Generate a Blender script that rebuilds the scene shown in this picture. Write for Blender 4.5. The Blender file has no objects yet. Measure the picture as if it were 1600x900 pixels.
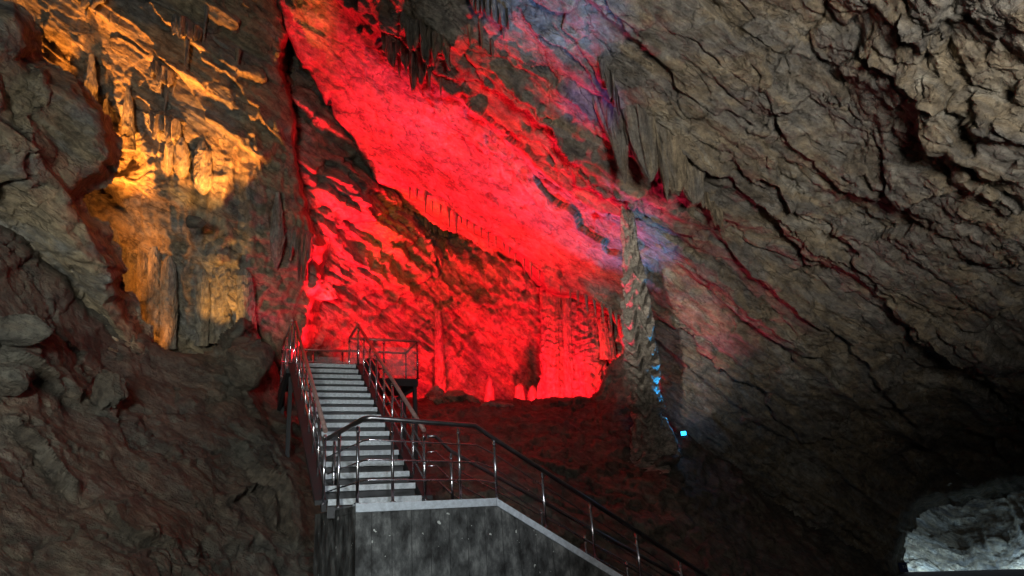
import bpy, math, random
import numpy as np
from mathutils import Vector, Matrix
random.seed(7); rng = np.random.default_rng(7)
SC = bpy.context.scene
S = 1.15
# ------------------------------------------------------------------ camera
F, PIT, ROLL = 1057.04, 0.34398, -0.06888
fw = np.array([0, math.cos(PIT), math.sin(PIT)]); up0 = np.array([0, -math.sin(PIT), math.cos(PIT)]); rt0 = np.array([1., 0, 0])
rt = math.cos(ROLL) * rt0 + math.sin(ROLL) * up0
up = -math.sin(ROLL) * rt0 + math.cos(ROLL) * up0
cd = bpy.data.cameras.new('camera'); cam = bpy.data.objects.new('camera', cd); SC.collection.objects.link(cam)
cd.sensor_width = 36; cd.lens = F / 1600 * 36; cd.clip_end = 500; cd.clip_start = .05
M = Matrix.Identity(4)
for i in range(3):
    M[i][0] = rt[i]; M[i][1] = up[i]; M[i][2] = -fw[i]
cam.matrix_world = M
SC.camera = cam
# ------------------------------------------------------------------ world and view
w = bpy.data.worlds.new('World'); SC.world = w; w.use_nodes = True
bg = w.node_tree.nodes['Background']; bg.inputs[0].default_value = (.9, .95, 1, 1); bg.inputs[1].default_value = .035
SC.view_settings.view_transform = 'Standard'; SC.view_settings.look = 'None'; SC.view_settings.exposure = 0; SC.view_settings.gamma = 1
SC.render.engine = 'CYCLES'; SC.cycles.use_denoising = True; SC.cycles.max_bounces = 3; SC.cycles.use_adaptive_sampling = True; SC.cycles.adaptive_threshold = .02; SC.cycles.diffuse_bounces = 2
SC.cycles.glossy_bounces = 2; SC.cycles.transparent_max_bounces = 6; SC.cycles.sample_clamp_indirect = 3; SC.cycles.sample_clamp_direct = 0
SC.cycles.caustics_reflective = False; SC.cycles.caustics_refractive = False

def at(px, py, d):
    return (fw + rt * (px - 800) / F + up * (450 - py) / F) * d
def onz(px, py, z):
    r = fw + rt * (px - 800) / F + up * (450 - py) / F
    return r * z / r[2]
def project(P):
    d = P @ fw
    return 800 + F * (P @ rt) / d, 450 - F * (P @ up) / d

# ------------------------------------------------------------------ lamps (LED floodlights of the cave, with added fill spots)
def spot(p, tgt, power, col, ang=90, blend=.5, r=.12):
    l = bpy.data.lights.new('flood_and_fill_beam', 'SPOT'); l.energy = power; l.color = col; l.spot_size = math.radians(ang); l.spot_blend = blend
    l.shadow_soft_size = r
    o = bpy.data.objects.new('flood_and_fill_beam', l); SC.collection.objects.link(o); o.location = p
    o.rotation_euler = (Vector(tgt) - Vector(p)).to_track_quat('-Z', 'Y').to_euler(); return o
def point(p, power, col, r=.12):
    l = bpy.data.lights.new('lamp_glow', 'POINT'); l.energy = power; l.color = col; l.shadow_soft_size = r
    o = bpy.data.objects.new('lamp_glow', l); SC.collection.objects.link(o); o.location = p; return o
RED = (1, .008, .02); ORG = (1, .33, .05); WHT = (.48, .74, 1.0)
LIGHTS = []
#          source px,py,depth      target px,py,depth     W     colour  cone blend radius
LAMPS = [
 ((530, 600, 17.6), (690, 250, 19.5), 11500, RED, 100, .5, .15),
 ((690, 655, 22.0), (700, 450, 25), 1100, RED, 150, .6, .15),
 ((800, 655, 22.0), (830, 450, 24), 1000, RED, 150, .6, .15),
 ((885, 650, 20.7), (930, 480, 23), 1900, RED, 150, .6, .15),
 ((610, 645, 20.4), (650, 400, 23), 2200, RED, 110, .6, .15),
 ((440, 590, 15.7), (425, 330, 17.0), 260, (1, .02, .07), 80, .8, .04),
 ((545, 602, 17.3), (530, 235, 20.0), 3200, RED, 56, .7, .1),
 ((800, 655, 20.7), (905, 510, 22), 1400, RED, 90, .6, .1),
 ((485, 590, 17.9), (510, 300, 20.0), 1700, RED, 120, .6, .15),
 ((628, 400, 18.9), (670, 365, 22.5), 260, (1, .35, .0), 90, .8, .03),
 ((932, 682, 17.5), (965, 200, 15.0), 3400, (1, .02, .10), 36, .8, .05),
 ((1046, 672, 18.7), (1120, 420, 16.8), 350, (1, .04, .13), 70, .8, .05),
 ((125, 385, 14.3), (190, 30, 16.0), 5200, ORG, 80, .7, .1),
 ((338, 352, 15.0), (320, 110, 16.6), 1700, ORG, 72, .6, .05),
 ((140, 400, 14.6), (200, 370, 16.6), 220, ORG, 130, .5, .1),
 ((350, 566, 14.9), (345, 460, 16.0), 420, (1, .46, .09), 44, .6, .06),
 ((225, 590, 14.8), (215, 420, 16.4), 180, ORG, 70, .6, .06),
 ((306, 345, 15.2), (316, 250, 16.2), 90, (1, .5, .1), 80, .5, .05),
 ((1080, 690, 18.0), (1016, 560, 17.75), 2200, (.03, .42, 1), 46, .5, .05),
 ((1590, 892, 28.2), (1580, 880, 31), 1400, WHT, 160, .6, .3),
 ((1450, 897, 30.6), (1450, 888, 34), 1000, WHT, 160, .6, .3),
]
for s_, t_, pw, col, ang, bl, r in LAMPS:
    spot(at(*s_), at(*t_), pw, col, ang, bl, r)
point(at(1062, 668, 18.15), 7, (.03, .42, 1), .03)
# unseen fill spots near the camera: walkway light, plus spots added to brighten rock
spot((-3.0, 1.5, 5.5), at(1000, 480, 17.5), 6500, (1, .95, .88), 17, .9, .15)  # fill added to bring out the giant stalagmite
spot((2.5, 5, -1.0), at(870, 20, 12.6), 7500, (.20, .42, 1), 15, 1, .1)
spot((2.5, 5, -1.0), at(918, 150, 14.3), 4200, (.42, .22, 1), 7.5, 1, .1)
spot((2.5, -2, .5), at(1330, -60, 10), 6200, (1, .96, .88), 66, 1, 1.0)
spot((-2.0, -3, .5), at(20, 290, 11), 4200, (.95, 1, .93), 52, 1, .6)
spot((-1.0, -2, 1.5), at(220, 720, 9), 2300, (.95, 1, .93), 60, 1, .6)  # fill added to lift the dark mound at lower left
spot((2.0, -2, 1.5), at(1100, 740, 16), 1100, (1, .95, .88), 50, 1, .6)  # faint fill added over the slope on the right
spot((1.0, -2.0, 3.0), at(640, 740, 9), 1500, (.88, .95, 1.0), 26, .6, .12)

# ------------------------------------------------------------------ noise
_perm = rng.permutation(256).astype(np.int32); _perm = np.r_[_perm, _perm]
_g = rng.normal(size=(256, 3)).astype(np.float32); _g /= np.linalg.norm(_g, axis=1)[:, None]
def pn(P, seed=0):
    P = np.asarray(P, np.float32) + np.float32(seed * 17.31)
    i = np.floor(P).astype(np.int32); f = P - i; i &= 255
    u = f * f * f * (f * (f * 6 - 15) + 10)
    out = 0
    for dx in (0, 1):
        a = _perm[(i[:, 0] + dx) & 255]; wx = u[:, 0] if dx else 1 - u[:, 0]
        for dy in (0, 1):
            b = _perm[(a + i[:, 1] + dy) & 255]; wy = u[:, 1] if dy else 1 - u[:, 1]
            for dz in (0, 1):
                g = _g[_perm[(b + i[:, 2] + dz) & 255]]
                wz = u[:, 2] if dz else 1 - u[:, 2]
                out = out + wx * wy * wz * (g[:, 0] * (f[:, 0] - dx) + g[:, 1] * (f[:, 1] - dy) + g[:, 2] * (f[:, 2] - dz))
    return out * 1.5
def fbm(P, sc, octv=3, seed=0, gain=.5):
    r = 0; a = 1
    for k in range(octv):
        r = r + a * pn(P * sc, seed + k); a *= gain; sc *= 2.07
    return r
def ridged(P, sc, octv=3, seed=0, gain=.5):
    r = 0; a = 1
    for k in range(octv):
        r = r + a * (1 - 2 * np.abs(pn(P * sc, seed + k))); a *= gain; sc *= 2.07
    return r
def hsh(a, b=0):
    v = np.sin(a * 12.9898 + b * 78.233) * 43758.5453
    return v - np.floor(v)
def sstep(a, b, x):
    t = np.clip((x - a) / (b - a), 0, 1); return t * t * (3 - 2 * t)
def facets(P, seed, tilt=.5, edge=0.0):
    """cellular noise: every cell is a tilted flat facet, so rock breaks into angular faces; returns height and edge closeness"""
    P = np.asarray(P, np.float32) + np.float32(seed * 7.77); n = len(P); H = np.empty(n, np.float32); E = np.empty(n, np.float32)
    for s0 in range(0, n, 150000):
        p = P[s0:s0 + 150000]; i = np.floor(p).astype(np.int32); f = p - i
        b1 = np.full(len(p), 9., np.float32); b2 = b1.copy(); hh = np.zeros(len(p), np.float32)
        for dx in (-1, 0, 1):
            for dy in (-1, 0, 1):
                for dz in (-1, 0, 1):
                    k = _perm[(_perm[(_perm[(i[:, 0] + dx + seed) & 255] + i[:, 1] + dy) & 255] + i[:, 2] + dz) & 255]
                    g = _g[k]; v = f - (np.array([dx + .5, dy + .5, dz + .5], np.float32) + .42 * g)
                    d = (v * v).sum(1); g2 = _g[_perm[k + 1]]
                    h = (k / 255. - .5) + tilt * (v * g2).sum(1)
                    m = d < b1; b2 = np.where(m, b1, np.minimum(b2, d)); hh = np.where(m, h, hh); b1 = np.where(m, d, b1)
        H[s0:s0 + 150000] = hh; E[s0:s0 + 150000] = np.sqrt(b2) - np.sqrt(b1)
    return H, E
# strata frame: e1 runs down to the right along the beds, e2 stands across them, e3 is depth
def frame(ang, tilt=0.0):
    e1 = math.cos(ang) * rt - math.sin(ang) * up; e2 = math.sin(ang) * rt + math.cos(ang) * up
    e2 = e2 + tilt * fw; e2 /= np.linalg.norm(e2); e1 = e1 - e2 * (e1 @ e2); e1 /= np.linalg.norm(e1)
    return e1, e2, np.cross(e1, e2)

# ------------------------------------------------------------------ materials
MATS = {}
def nt(name):
    m = bpy.data.materials.new(name); m.use_nodes = True; t = m.node_tree; return m, t, t.nodes['Principled BSDF']
def rock_mat(name, cols, ang=39, stretch=(.75, 1, 2.0), rough=.72, bump=1.0, sc=1.0, spec=.35, crack=.5):
    m, t, b = nt(name); N = t.nodes; L = t.links
    geo = N.new('ShaderNodeNewGeometry')
    rot = N.new('ShaderNodeVectorRotate'); rot.rotation_type = 'Y_AXIS'; rot.inputs['Angle'].default_value = math.radians(-ang)
    L.new(geo.outputs['Position'], rot.inputs['Vector'])
    mp = N.new('ShaderNodeMapping'); mp.inputs['Scale'].default_value = [s * sc for s in stretch]; L.new(rot.outputs[0], mp.inputs['Vector'])
    def noise(scale, det, ro=.6, dist=0, src=mp):
        n = N.new('ShaderNodeTexNoise'); n.inputs['Scale'].default_value = scale; n.inputs['Detail'].default_value = det
        n.inputs['Roughness'].default_value = ro; n.inputs['Distortion'].default_value = dist
        L.new(src.outputs[0], n.inputs['Vector']); return n
    n1 = noise(.5, 5, .66, .5); n2 = noise(2.4, 7, .74, .15); n3 = noise(7, 6, .75, 0, rot)
    r1 = N.new('ShaderNodeValToRGB'); L.new(n1.outputs[0], r1.inputs[0])
    el = r1.color_ramp.elements
    for k, c in enumerate(cols):
        p = .28 + .44 * k / (len(cols) - 1)
        e = el[k] if k < 2 else el.new(p)
        e.position = p; e.color = (*c, 1)
    r2 = N.new('ShaderNodeValToRGB'); L.new(n2.outputs[0], r2.inputs[0])
    r2.color_ramp.elements[0].position = .3; r2.color_ramp.elements[0].color = (.30, .29, .30, 1)
    r2.color_ramp.elements[1].position = .72; r2.color_ramp.elements[1].color = (1.45, 1.40, 1.30, 1)
    mx = N.new('ShaderNodeMix'); mx.data_type = 'RGBA'; mx.blend_type = 'MULTIPLY'; mx.inputs[0].default_value = 1; mx.clamp_result = False
    L.new(r1.outputs[0], mx.inputs[6]); L.new(r2.outputs[0], mx.inputs[7])
    r3 = N.new('ShaderNodeValToRGB'); L.new(n3.outputs[0], r3.inputs[0]); r3.color_ramp.elements[0].position = .35; r3.color_ramp.elements[0].color = (.55, .53, .52, 1); r3.color_ramp.elements[1].position = .65; r3.color_ramp.elements[1].color = (1.35, 1.33, 1.28, 1)
    mx3 = N.new('ShaderNodeMix'); mx3.data_type = 'RGBA'; mx3.blend_type = 'MULTIPLY'; mx3.inputs[0].default_value = .8; mx3.clamp_result = False
    L.new(mx.outputs[2], mx3.inputs[6]); L.new(r3.outputs[0], mx3.inputs[7]); mx = mx3
    # calcite veins
    vor = N.new('ShaderNodeTexVoronoi'); vor.feature = 'DISTANCE_TO_EDGE'; vor.inputs['Scale'].default_value = .9
    dn = noise(1.6, 3, .7)
    ad = N.new('ShaderNodeVectorMath'); ad.operation = 'MULTIPLY_ADD'; ad.inputs[1].default_value = (.9, .9, .9)
    L.new(dn.outputs['Color'], ad.inputs[0]); L.new(mp.outputs[0], ad.inputs[2]); L.new(ad.outputs[0], vor.inputs['Vector'])
    cr = N.new('ShaderNodeMapRange'); cr.inputs[1].default_value = 0; cr.inputs[2].default_value = .03; cr.inputs[3].default_value = 1 - crack; cr.inputs[4].default_value = 1
    L.new(vor.outputs['Distance'], cr.inputs[0])
    mx2 = N.new('ShaderNodeMix'); mx2.data_type = 'RGBA'; mx2.blend_type = 'MULTIPLY'; mx2.inputs[0].default_value = .8
    L.new(mx.outputs[2], mx2.inputs[6]); L.new(cr.outputs[0], mx2.inputs[7])
    L.new(mx2.outputs[2], b.inputs['Base Color'])
    def add(a, bb, op='ADD', k=None):
        n = N.new('ShaderNodeMath'); n.operation = op; L.new(a, n.inputs[0])
        if k is None: L.new(bb, n.inputs[1])
        else: n.inputs[1].default_value = k
        return n.outputs[0]
    bm = N.new('ShaderNodeMapping'); bm.inputs['Scale'].default_value = (stretch[0] * .5 * sc, stretch[1] * .8 * sc, stretch[2] * 3.2 * sc) if stretch[2] > 1 else (stretch[0] * 3 * sc, stretch[1] * 3 * sc, stretch[2] * .7 * sc)
    L.new(rot.outputs[0], bm.inputs['Vector']); nb = noise(1.3, 5, .68, .8, bm)
    h = add(add(n2.outputs[0], None, 'MULTIPLY', 1.0), add(n3.outputs[0], None, 'MULTIPLY', .38))
    h = add(h, add(nb.outputs[0], None, 'MULTIPLY', .5))
    n4 = noise(30, 2, .75, 0, rot)
    h = add(h, add(n4.outputs[0], None, 'MULTIPLY', .06)); h = add(h, add(cr.outputs[0], None, 'MULTIPLY', .25))
    bp = N.new('ShaderNodeBump'); bp.inputs['Strength'].default_value = 1; bp.inputs['Distance'].default_value = .22 * bump
    L.new(h, bp.inputs['Height']); L.new(bp.outputs[0], b.inputs['Normal'])
    rr = N.new('ShaderNodeMapRange'); rr.inputs[3].default_value = rough - .18; rr.inputs[4].default_value = rough + .2; L.new(n3.outputs[0], rr.inputs[0])
    L.new(rr.outputs[0], b.inputs['Roughness']); b.inputs['Specular IOR Level'].default_value = spec
    return m
def plain(name, col, rough=.5, metal=0, noise=.0, nsc=6):
    m, t, b = nt(name); b.inputs['Roughness'].default_value = rough; b.inputs['Metallic'].default_value = metal
    N = t.nodes; L = t.links
    tc = N.new('ShaderNodeTexCoord'); n = N.new('ShaderNodeTexNoise'); n.inputs['Scale'].default_value = nsc; n.inputs['Detail'].default_value = 6; n.inputs['Roughness'].default_value = .7
    L.new(tc.outputs['Object'], n.inputs['Vector'])
    r = N.new('ShaderNodeValToRGB'); r.color_ramp.elements[0].position = .3; r.color_ramp.elements[1].position = .7
    r.color_ramp.elements[0].color = (*[c * (1 - noise) for c in col], 1); r.color_ramp.elements[1].color = (*[min(1, c * (1 + noise)) for c in col], 1)
    L.new(n.outputs[0], r.inputs[0]); L.new(r.outputs[0], b.inputs['Base Color'])
    mr = N.new('ShaderNodeMapRange'); mr.inputs[3].default_value = max(.04, rough - .12); mr.inputs[4].default_value = min(1, rough + .15); L.new(n.outputs[0], mr.inputs[0]); L.new(mr.outputs[0], b.inputs['Roughness'])
    return m
G1, G2, OC, BR, DK = (.28, .275, .26), (.40, .39, .35), (.34, .285, .205), (.20, .145, .10), (.12, .11, .10)
MATS['ceil'] = rock_mat('ceiling_rock', [DK, (.22, .19, .15), G1, OC, G2, G1], 38, bump=.8)
MATS['left'] = rock_mat('left_rock', [DK, G1, OC, (.42, .33, .22), G2], 34, bump=.8)
MATS['recess'] = rock_mat('recess_rock', [DK, G1, OC, G2, (.42, .38, .32)], 42, bump=.9)
MATS['flow'] = rock_mat('flowstone', [BR, G1, OC, (.40, .34, .25)], 0, (2.2, 2.2, .45), bump=.6, sc=1.4, crack=.2)
MATS['giant'] = rock_mat('stalagmite_stone', [(.27, .25, .22), (.38, .36, .32), (.42, .39, .34), (.50, .47, .42)], 0, (1.0, 1.0, 1.9), bump=.7, sc=2.0, crack=.6)
MATS['ground'] = rock_mat('cave_ground', [(.08, .075, .068), (.13, .125, .11), (.14, .115, .09), (.19, .18, .16)], 28, (.8, 1, 1.6), rough=.8, bump=.7, crack=.35)
MATS['steel'] = plain('stainless_steel', (.62, .62, .66), .22, 1, .08)
MATS['redlit_rail'] = plain('redlit_handrail', (.40, .26, .23), .42, .6, .35)  # red glow on the stair rail put into its base colour
MATS['land_rail'] = plain('landing_handrail', (.26, .25, .26), .32, 1, .2)
MATS['dark_steel'] = plain('dark_painted_steel', (.014, .014, .016), .7, 0, .3)
MATS['nosing'] = plain('nosing_stone', (.50, .54, .58), .6, 0, .30, 22)
MATS['tread'] = plain('tread_stone', (.035, .036, .04), .6, 0, .35, 9)
MATS['trim'] = plain('trim_stone', (.50, .55, .61), .6, 0, .25, 16)
MATS['lamp_body'] = plain('lamp_body', (.05, .05, .055), .4, .6, .1)

def concrete():
    m, t, b = nt('stained_concrete'); N = t.nodes; L = t.links
    geo = N.new('ShaderNodeNewGeometry')
    mp = N.new('ShaderNodeMapping'); mp.inputs['Scale'].default_value = (4, 4, 2.4); L.new(geo.outputs['Position'], mp.inputs['Vector'])
    n = N.new('ShaderNodeTexNoise'); n.inputs['Scale'].default_value = 1.3; n.inputs['Detail'].default_value = 9; n.inputs['Roughness'].default_value = .68; L.new(mp.outputs[0], n.inputs['Vector'])
    r = N.new('ShaderNodeValToRGB'); L.new(n.outputs[0], r.inputs[0]); e = r.color_ramp.elements
    e[0].position = .38; e[0].color = (.010, .010, .010, 1); e[1].position = .66; e[1].color = (.20, .205, .20, 1); x = e.new(.52); x.color = (.07, .073, .073, 1)
    n2 = N.new('ShaderNodeTexNoise'); n2.inputs['Scale'].default_value = 9; n2.inputs['Detail'].default_value = 5; L.new(geo.outputs['Position'], n2.inputs['Vector'])
    r2 = N.new('ShaderNodeValToRGB'); r2.color_ramp.elements[0].position = .69; r2.color_ramp.elements[1].position = .70; L.new(n2.outputs[0], r2.inputs[0])
    mx = N.new('ShaderNodeMix'); mx.data_type = 'RGBA'; L.new(r2.outputs[0], mx.inputs[0]); L.new(r.outputs[0], mx.inputs[6]); mx.inputs[7].default_value = (.5, .52, .5, 1)
    dt = N.new('ShaderNodeVectorMath'); dt.operation = 'DOT_PRODUCT'; dt.inputs[1].default_value = (.8565, .5161, 0); L.new(geo.outputs['Position'], dt.inputs[0])
    md = N.new('ShaderNodeMath'); md.operation = 'WRAP'; md.inputs[1].default_value = .24; md.inputs[2].default_value = 0; L.new(dt.outputs['Value'], md.inputs[0])
    gt = N.new('ShaderNodeMapRange'); gt.inputs[1].default_value = .004; gt.inputs[2].default_value = .012; gt.inputs[3].default_value = .25; gt.inputs[4].default_value = 1; L.new(md.outputs[0], gt.inputs[0])
    ms = N.new('ShaderNodeMix'); ms.data_type = 'RGBA'; ms.blend_type = 'MULTIPLY'; ms.inputs[0].default_value = 1; L.new(mx.outputs[2], ms.inputs[6]); L.new(gt.outputs[0], ms.inputs[7]); mx = ms
    L.new(mx.outputs[2], b.inputs['Base Color']); b.inputs['Roughness'].default_value = .6
    bp = N.new('ShaderNodeBump'); bp.inputs['Distance'].default_value = .02; L.new(n.outputs[0], bp.inputs['Height']); L.new(bp.outputs[0], b.inputs['Normal'])
    return m
MATS['concrete'] = concrete()
def glass():
    m, t, b = nt('railing_glass'); b.inputs['Base Color'].default_value = (.5, .52, .52, 1); b.inputs['Roughness'].default_value = .3
    b.inputs['Alpha'].default_value = .18; return m
MATS['glass'] = glass()
def emis(name, col, st):
    m, t, b = nt(name); b.inputs['Emission Color'].default_value = (*col, 1); b.inputs['Emission Strength'].default_value = st; b.inputs['Base Color'].default_value = (*col, 1); return m
MATS['cyan_lens'] = emis('cyan_led_lens', (.02, .45, 1), 5)
MATS['red_lens'] = emis('red_led_lens', (1, .02, .03), 8)
MATS['orange_lens'] = emis('orange_led_lens', (1, .45, .08), 8)
MATS['white_lens'] = emis('white_led_lens', (.85, .95, 1), 14)

# ------------------------------------------------------------------ object helpers
def tag(o, label=None, cat=None, group=None, kind=None):
    if label: o['label'] = label
    if cat: o['category'] = cat
    if group: o['group'] = group
    if kind: o['kind'] = kind
    return o
def empty(name, loc, label, cat, group=None):
    o = bpy.data.objects.new(name, None); SC.collection.objects.link(o); o.location = loc; o.empty_display_size = .2
    return tag(o, label, cat, group)
def link(name, me, mat, parent=None, smooth=True):
    if mat: me.materials.append(mat)
    if smooth: me.polygons.foreach_set('use_smooth', [True] * len(me.polygons))
    o = bpy.data.objects.new(name, me); SC.collection.objects.link(o)
    if parent is not None:
        o.parent = parent
        if parent.type == 'EMPTY':                      # empties stand at the thing's base, part meshes carry world coordinates
            wm = Matrix.Translation(parent.location)
            if parent.parent is not None: wm = Matrix.Translation(parent.parent.location) @ wm
            o.matrix_parent_inverse = wm.inverted()
    return o
def grid_mesh(name, V, nu, nv, keep=None):
    """V (nv*nu,3)"""
    idx = np.arange(nu * nv).reshape(nv, nu)
    a = idx[:-1, :-1].ravel(); b = idx[:-1, 1:].ravel(); c = idx[1:, 1:].ravel(); d = idx[1:, :-1].ravel()
    Q = np.c_[a, d, c, b]
    if keep is not None: Q = Q[keep[a] & keep[b] & keep[c] & keep[d]]
    used = np.unique(Q); rem = np.full(nu * nv, -1); rem[used] = np.arange(len(used)); Q = rem[Q]; V = V[used]
    me = bpy.data.meshes.new(name); me.vertices.add(len(V)); me.vertices.foreach_set('co', V.astype(np.float32).ravel())
    me.loops.add(Q.size); me.loops.foreach_set('vertex_index', Q.ravel().astype(np.int32))
    me.polygons.add(len(Q)); me.polygons.foreach_set('loop_start', np.arange(0, Q.size, 4, dtype=np.int32)); me.polygons.foreach_set('loop_total', np.full(len(Q), 4, np.int32))
    me.update(calc_edges=True); return me
class MB:
    def __init__(s): s.v = []; s.f = []
    def add(s, V, Fc):
        o = len(s.v); s.v += [tuple(float(c) for c in p) for p in V]; s.f += [tuple(i + o for i in q) for q in Fc]; return s
    def hexa(s, b4, t4):
        return s.add(list(b4) + list(t4), [(3, 2, 1, 0), (4, 5, 6, 7), (0, 1, 5, 4), (1, 2, 6, 5), (2, 3, 7, 6), (3, 0, 4, 7)])
    def box(s, o, ax, ay, az):
        o, ax, ay, az = map(np.asarray, (o, ax, ay, az))
        return s.hexa([o, o + ax, o + ax + ay, o + ay], [o + az, o + ax + az, o + ax + ay + az, o + ay + az])
    def tube(s, pts, r, n=10):
        pts = [np.asarray(p, float) for p in pts]; rings = []
        for i, p in enumerate(pts):
            t = pts[min(i + 1, len(pts) - 1)] - pts[max(i - 1, 0)]; t /= np.linalg.norm(t)
            a = np.array([0, 0, 1.]) if abs(t[2]) < .9 else np.array([1., 0, 0])
            x = np.cross(t, a); x /= np.linalg.norm(x); y = np.cross(t, x)
            rr = r[i] if hasattr(r, '__len__') else r
            rings.append([p + rr * (math.cos(2 * math.pi * k / n) * x + math.sin(2 * math.pi * k / n) * y) for k in range(n)])
        V = [v for R in rings for v in R]; Fc = []
        for i in range(len(pts) - 1):
            for k in range(n):
                Fc.append((i * n + k, i * n + (k + 1) % n, (i + 1) * n + (k + 1) % n, (i + 1) * n + k))
        Fc.append(tuple(range(n))[::-1]); Fc.append(tuple((len(pts) - 1) * n + k for k in range(n)))
        return s.add(V, Fc)
    def build(s, name, mat, parent=None, smooth=False, bevel=0):
        me = bpy.data.meshes.new(name); me.from_pydata(s.v, [], s.f); me.update()
        o = link(name, me, mat, parent, smooth)
        if bevel:
            m = o.modifiers.new('b', 'BEVEL'); m.width = bevel; m.segments = 2; m.limit_method = 'ANGLE'
        if smooth:
            me.polygons.foreach_set('use_smooth', [len(p.vertices) == 4 for p in me.polygons])
        return o

# ------------------------------------------------------------------ rock sheets
def rbf(ctrl):
    C = np.array(ctrl, float); X = C[:, :2] / 400; d = C[:, 2]
    def K(A, B):
        r2 = ((A[:, None, :] - B[None]) ** 2).sum(2) + 1e-9; return .5 * r2 * np.log(r2)
    n = len(C); A = np.zeros((n + 3, n + 3)); A[:n, :n] = K(X, X) + 1e-3 * np.eye(n); A[:n, n] = 1; A[:n, n + 1:] = X; A[n:, :n] = A[:n, n:].T
    wv = np.linalg.solve(A, np.r_[d, 0, 0, 0])
    def f(x, y):
        Q = np.c_[x, y] / 400; out = np.empty(len(Q))
        for i in range(0, len(Q), 60000):
            q = Q[i:i + 60000]; out[i:i + 60000] = K(q, X) @ wv[:n] + wv[n] + q @ wv[n + 1:]
        return out
    return f
def poly_sdf(x, y, poly):
    """positive inside"""
    P = np.array(poly, float); n = len(P); best = np.full(len(x), 1e9); ins = np.zeros(len(x), bool)
    for i in range(n):
        a = P[i]; b = P[(i + 1) % n]; e = b - a; L2 = e @ e
        t = np.clip(((x - a[0]) * e[0] + (y - a[1]) * e[1]) / L2, 0, 1)
        dx = x - a[0] - t * e[0]; dy = y - a[1] - t * e[1]; best = np.minimum(best, dx * dx + dy * dy)
        if a[1] != b[1]:
            c = ((a[1] > y) != (b[1] > y)) & (x < (b[0] - a[0]) * (y - a[1]) / (b[1] - a[1]) + a[0]); ins ^= c
    d = np.sqrt(best); return np.where(ins, d, -d)
def line_sd(x, y, pl):
    """signed distance to an open polyline (positive on its left/up side when walking to the right) and parameter 0..1"""
    P = np.array(pl, float); best = np.full(len(x), 1e9); sg = np.zeros(len(x)); par = np.zeros(len(x)); Ls = np.linalg.norm(P[1:] - P[:-1], axis=1); T = Ls.sum(); acc = 0
    for i in range(len(P) - 1):
        a = P[i]; e = P[i + 1] - a; L2 = e @ e
        tr = ((x - a[0]) * e[0] + (y - a[1]) * e[1]) / L2; t = np.clip(tr, 0, 1)
        dx = x - a[0] - t * e[0]; dy = y - a[1] - t * e[1]; d = dx * dx + dy * dy
        m = d < best; best = np.where(m, d, best)
        cr = (e[1] * (x - a[0]) - e[0] * (y - a[1])) / math.sqrt(L2)
        sg = np.where(m, np.sign(cr), sg); par = np.where(m, (acc + t * Ls[i]) / T, par); acc += Ls[i]
    return sg * np.sqrt(best), par
SHEETS = {}
def sheet(name, box, step, ctrl, poly, lipdepth, relief, mat, ledges=(), jit=5, lip=26, lipk=9):
    x0, x1, y0, y1 = box; xs = np.arange(x0, x1 + .1, step); ys = np.arange(y0, y1 + .1, step)
    nu, nv = len(xs), len(ys); X, Y = np.meshgrid(xs, ys); X = X.ravel(); Y = Y.ravel()
    D = rbf(ctrl)(X, Y)
    R = fw[None] + rt[None] * ((X - 800) / F)[:, None] + up[None] * ((450 - Y) / F)[:, None]
    P = R * D[:, None]
    g = P.reshape(nv, nu, 3); du = np.gradient(g, axis=1); dv = np.gradient(g, axis=0); Nn = np.cross(dv, du).reshape(-1, 3); Nn /= np.linalg.norm(Nn, axis=1)[:, None]
    s = np.sign((Nn * -P).sum(1)); Nn *= s[:, None]
    Pn = -P / np.linalg.norm(P, axis=1)[:, None]; Nn = Nn + .7 * Pn; Nn /= np.linalg.norm(Nn, axis=1)[:, None]
    j = fbm(P, .9, 3, 51) ; j2 = fbm(P, 2.5, 3, 57)
    Xj = X + 9 * j + 5 * j2; Yj = Y + 9 * fbm(P, .9, 3, 61) + 5 * fbm(P, 2.5, 2, 67)
    h = relief(P, X, Y)
    for pl, amp, wd in ledges:
        d, par = line_sd(Xj, Yj, pl); fade = sstep(0, .12, par) * sstep(1, .88, par) * (.75 + .5 * pn(P * .8, 71))
        wn, wf = (2.5, wd) if amp > 0 else (wd, 2.5)
        prof = np.where(d > 0, np.exp(-d / wd) * sstep(0, 3, d), 0)
        h = h + amp * prof * fade
    if poly is not None:
        sd = poly_sdf(X + jit * 2.2 * j + jit * .9 * j2, Y + jit * 2.2 * pn(P * 1.1, 77), poly)
        back = lipdepth * (1 - np.exp(-np.clip(-sd, 0, None) / lipk)) + .25 * np.exp(-np.clip(sd, 0, None) / 10.)
        keep = sd > -lip
    else: back = 0; keep = None
    V = P + Nn * h[:, None] + R * np.asarray(back).reshape(-1, 1)
    SHEETS.setdefault(name, (x0, y0, step, nu, nv, V, Nn))
    o = link(name, grid_mesh(name, V, nu, nv, keep), mat); tag(o, kind='structure'); return o
def surf(name, px, py):
    """point of a sheet seen near this pixel"""
    x0, y0, st, nu, nv, V, Nn = SHEETS[name]
    i = int(round((px - x0) / st)); k = int(round((py - y0) / st)); i = min(max(i, 0), nu - 1); k = min(max(k, 0), nv - 1)
    return V[k * nu + i]

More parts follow.
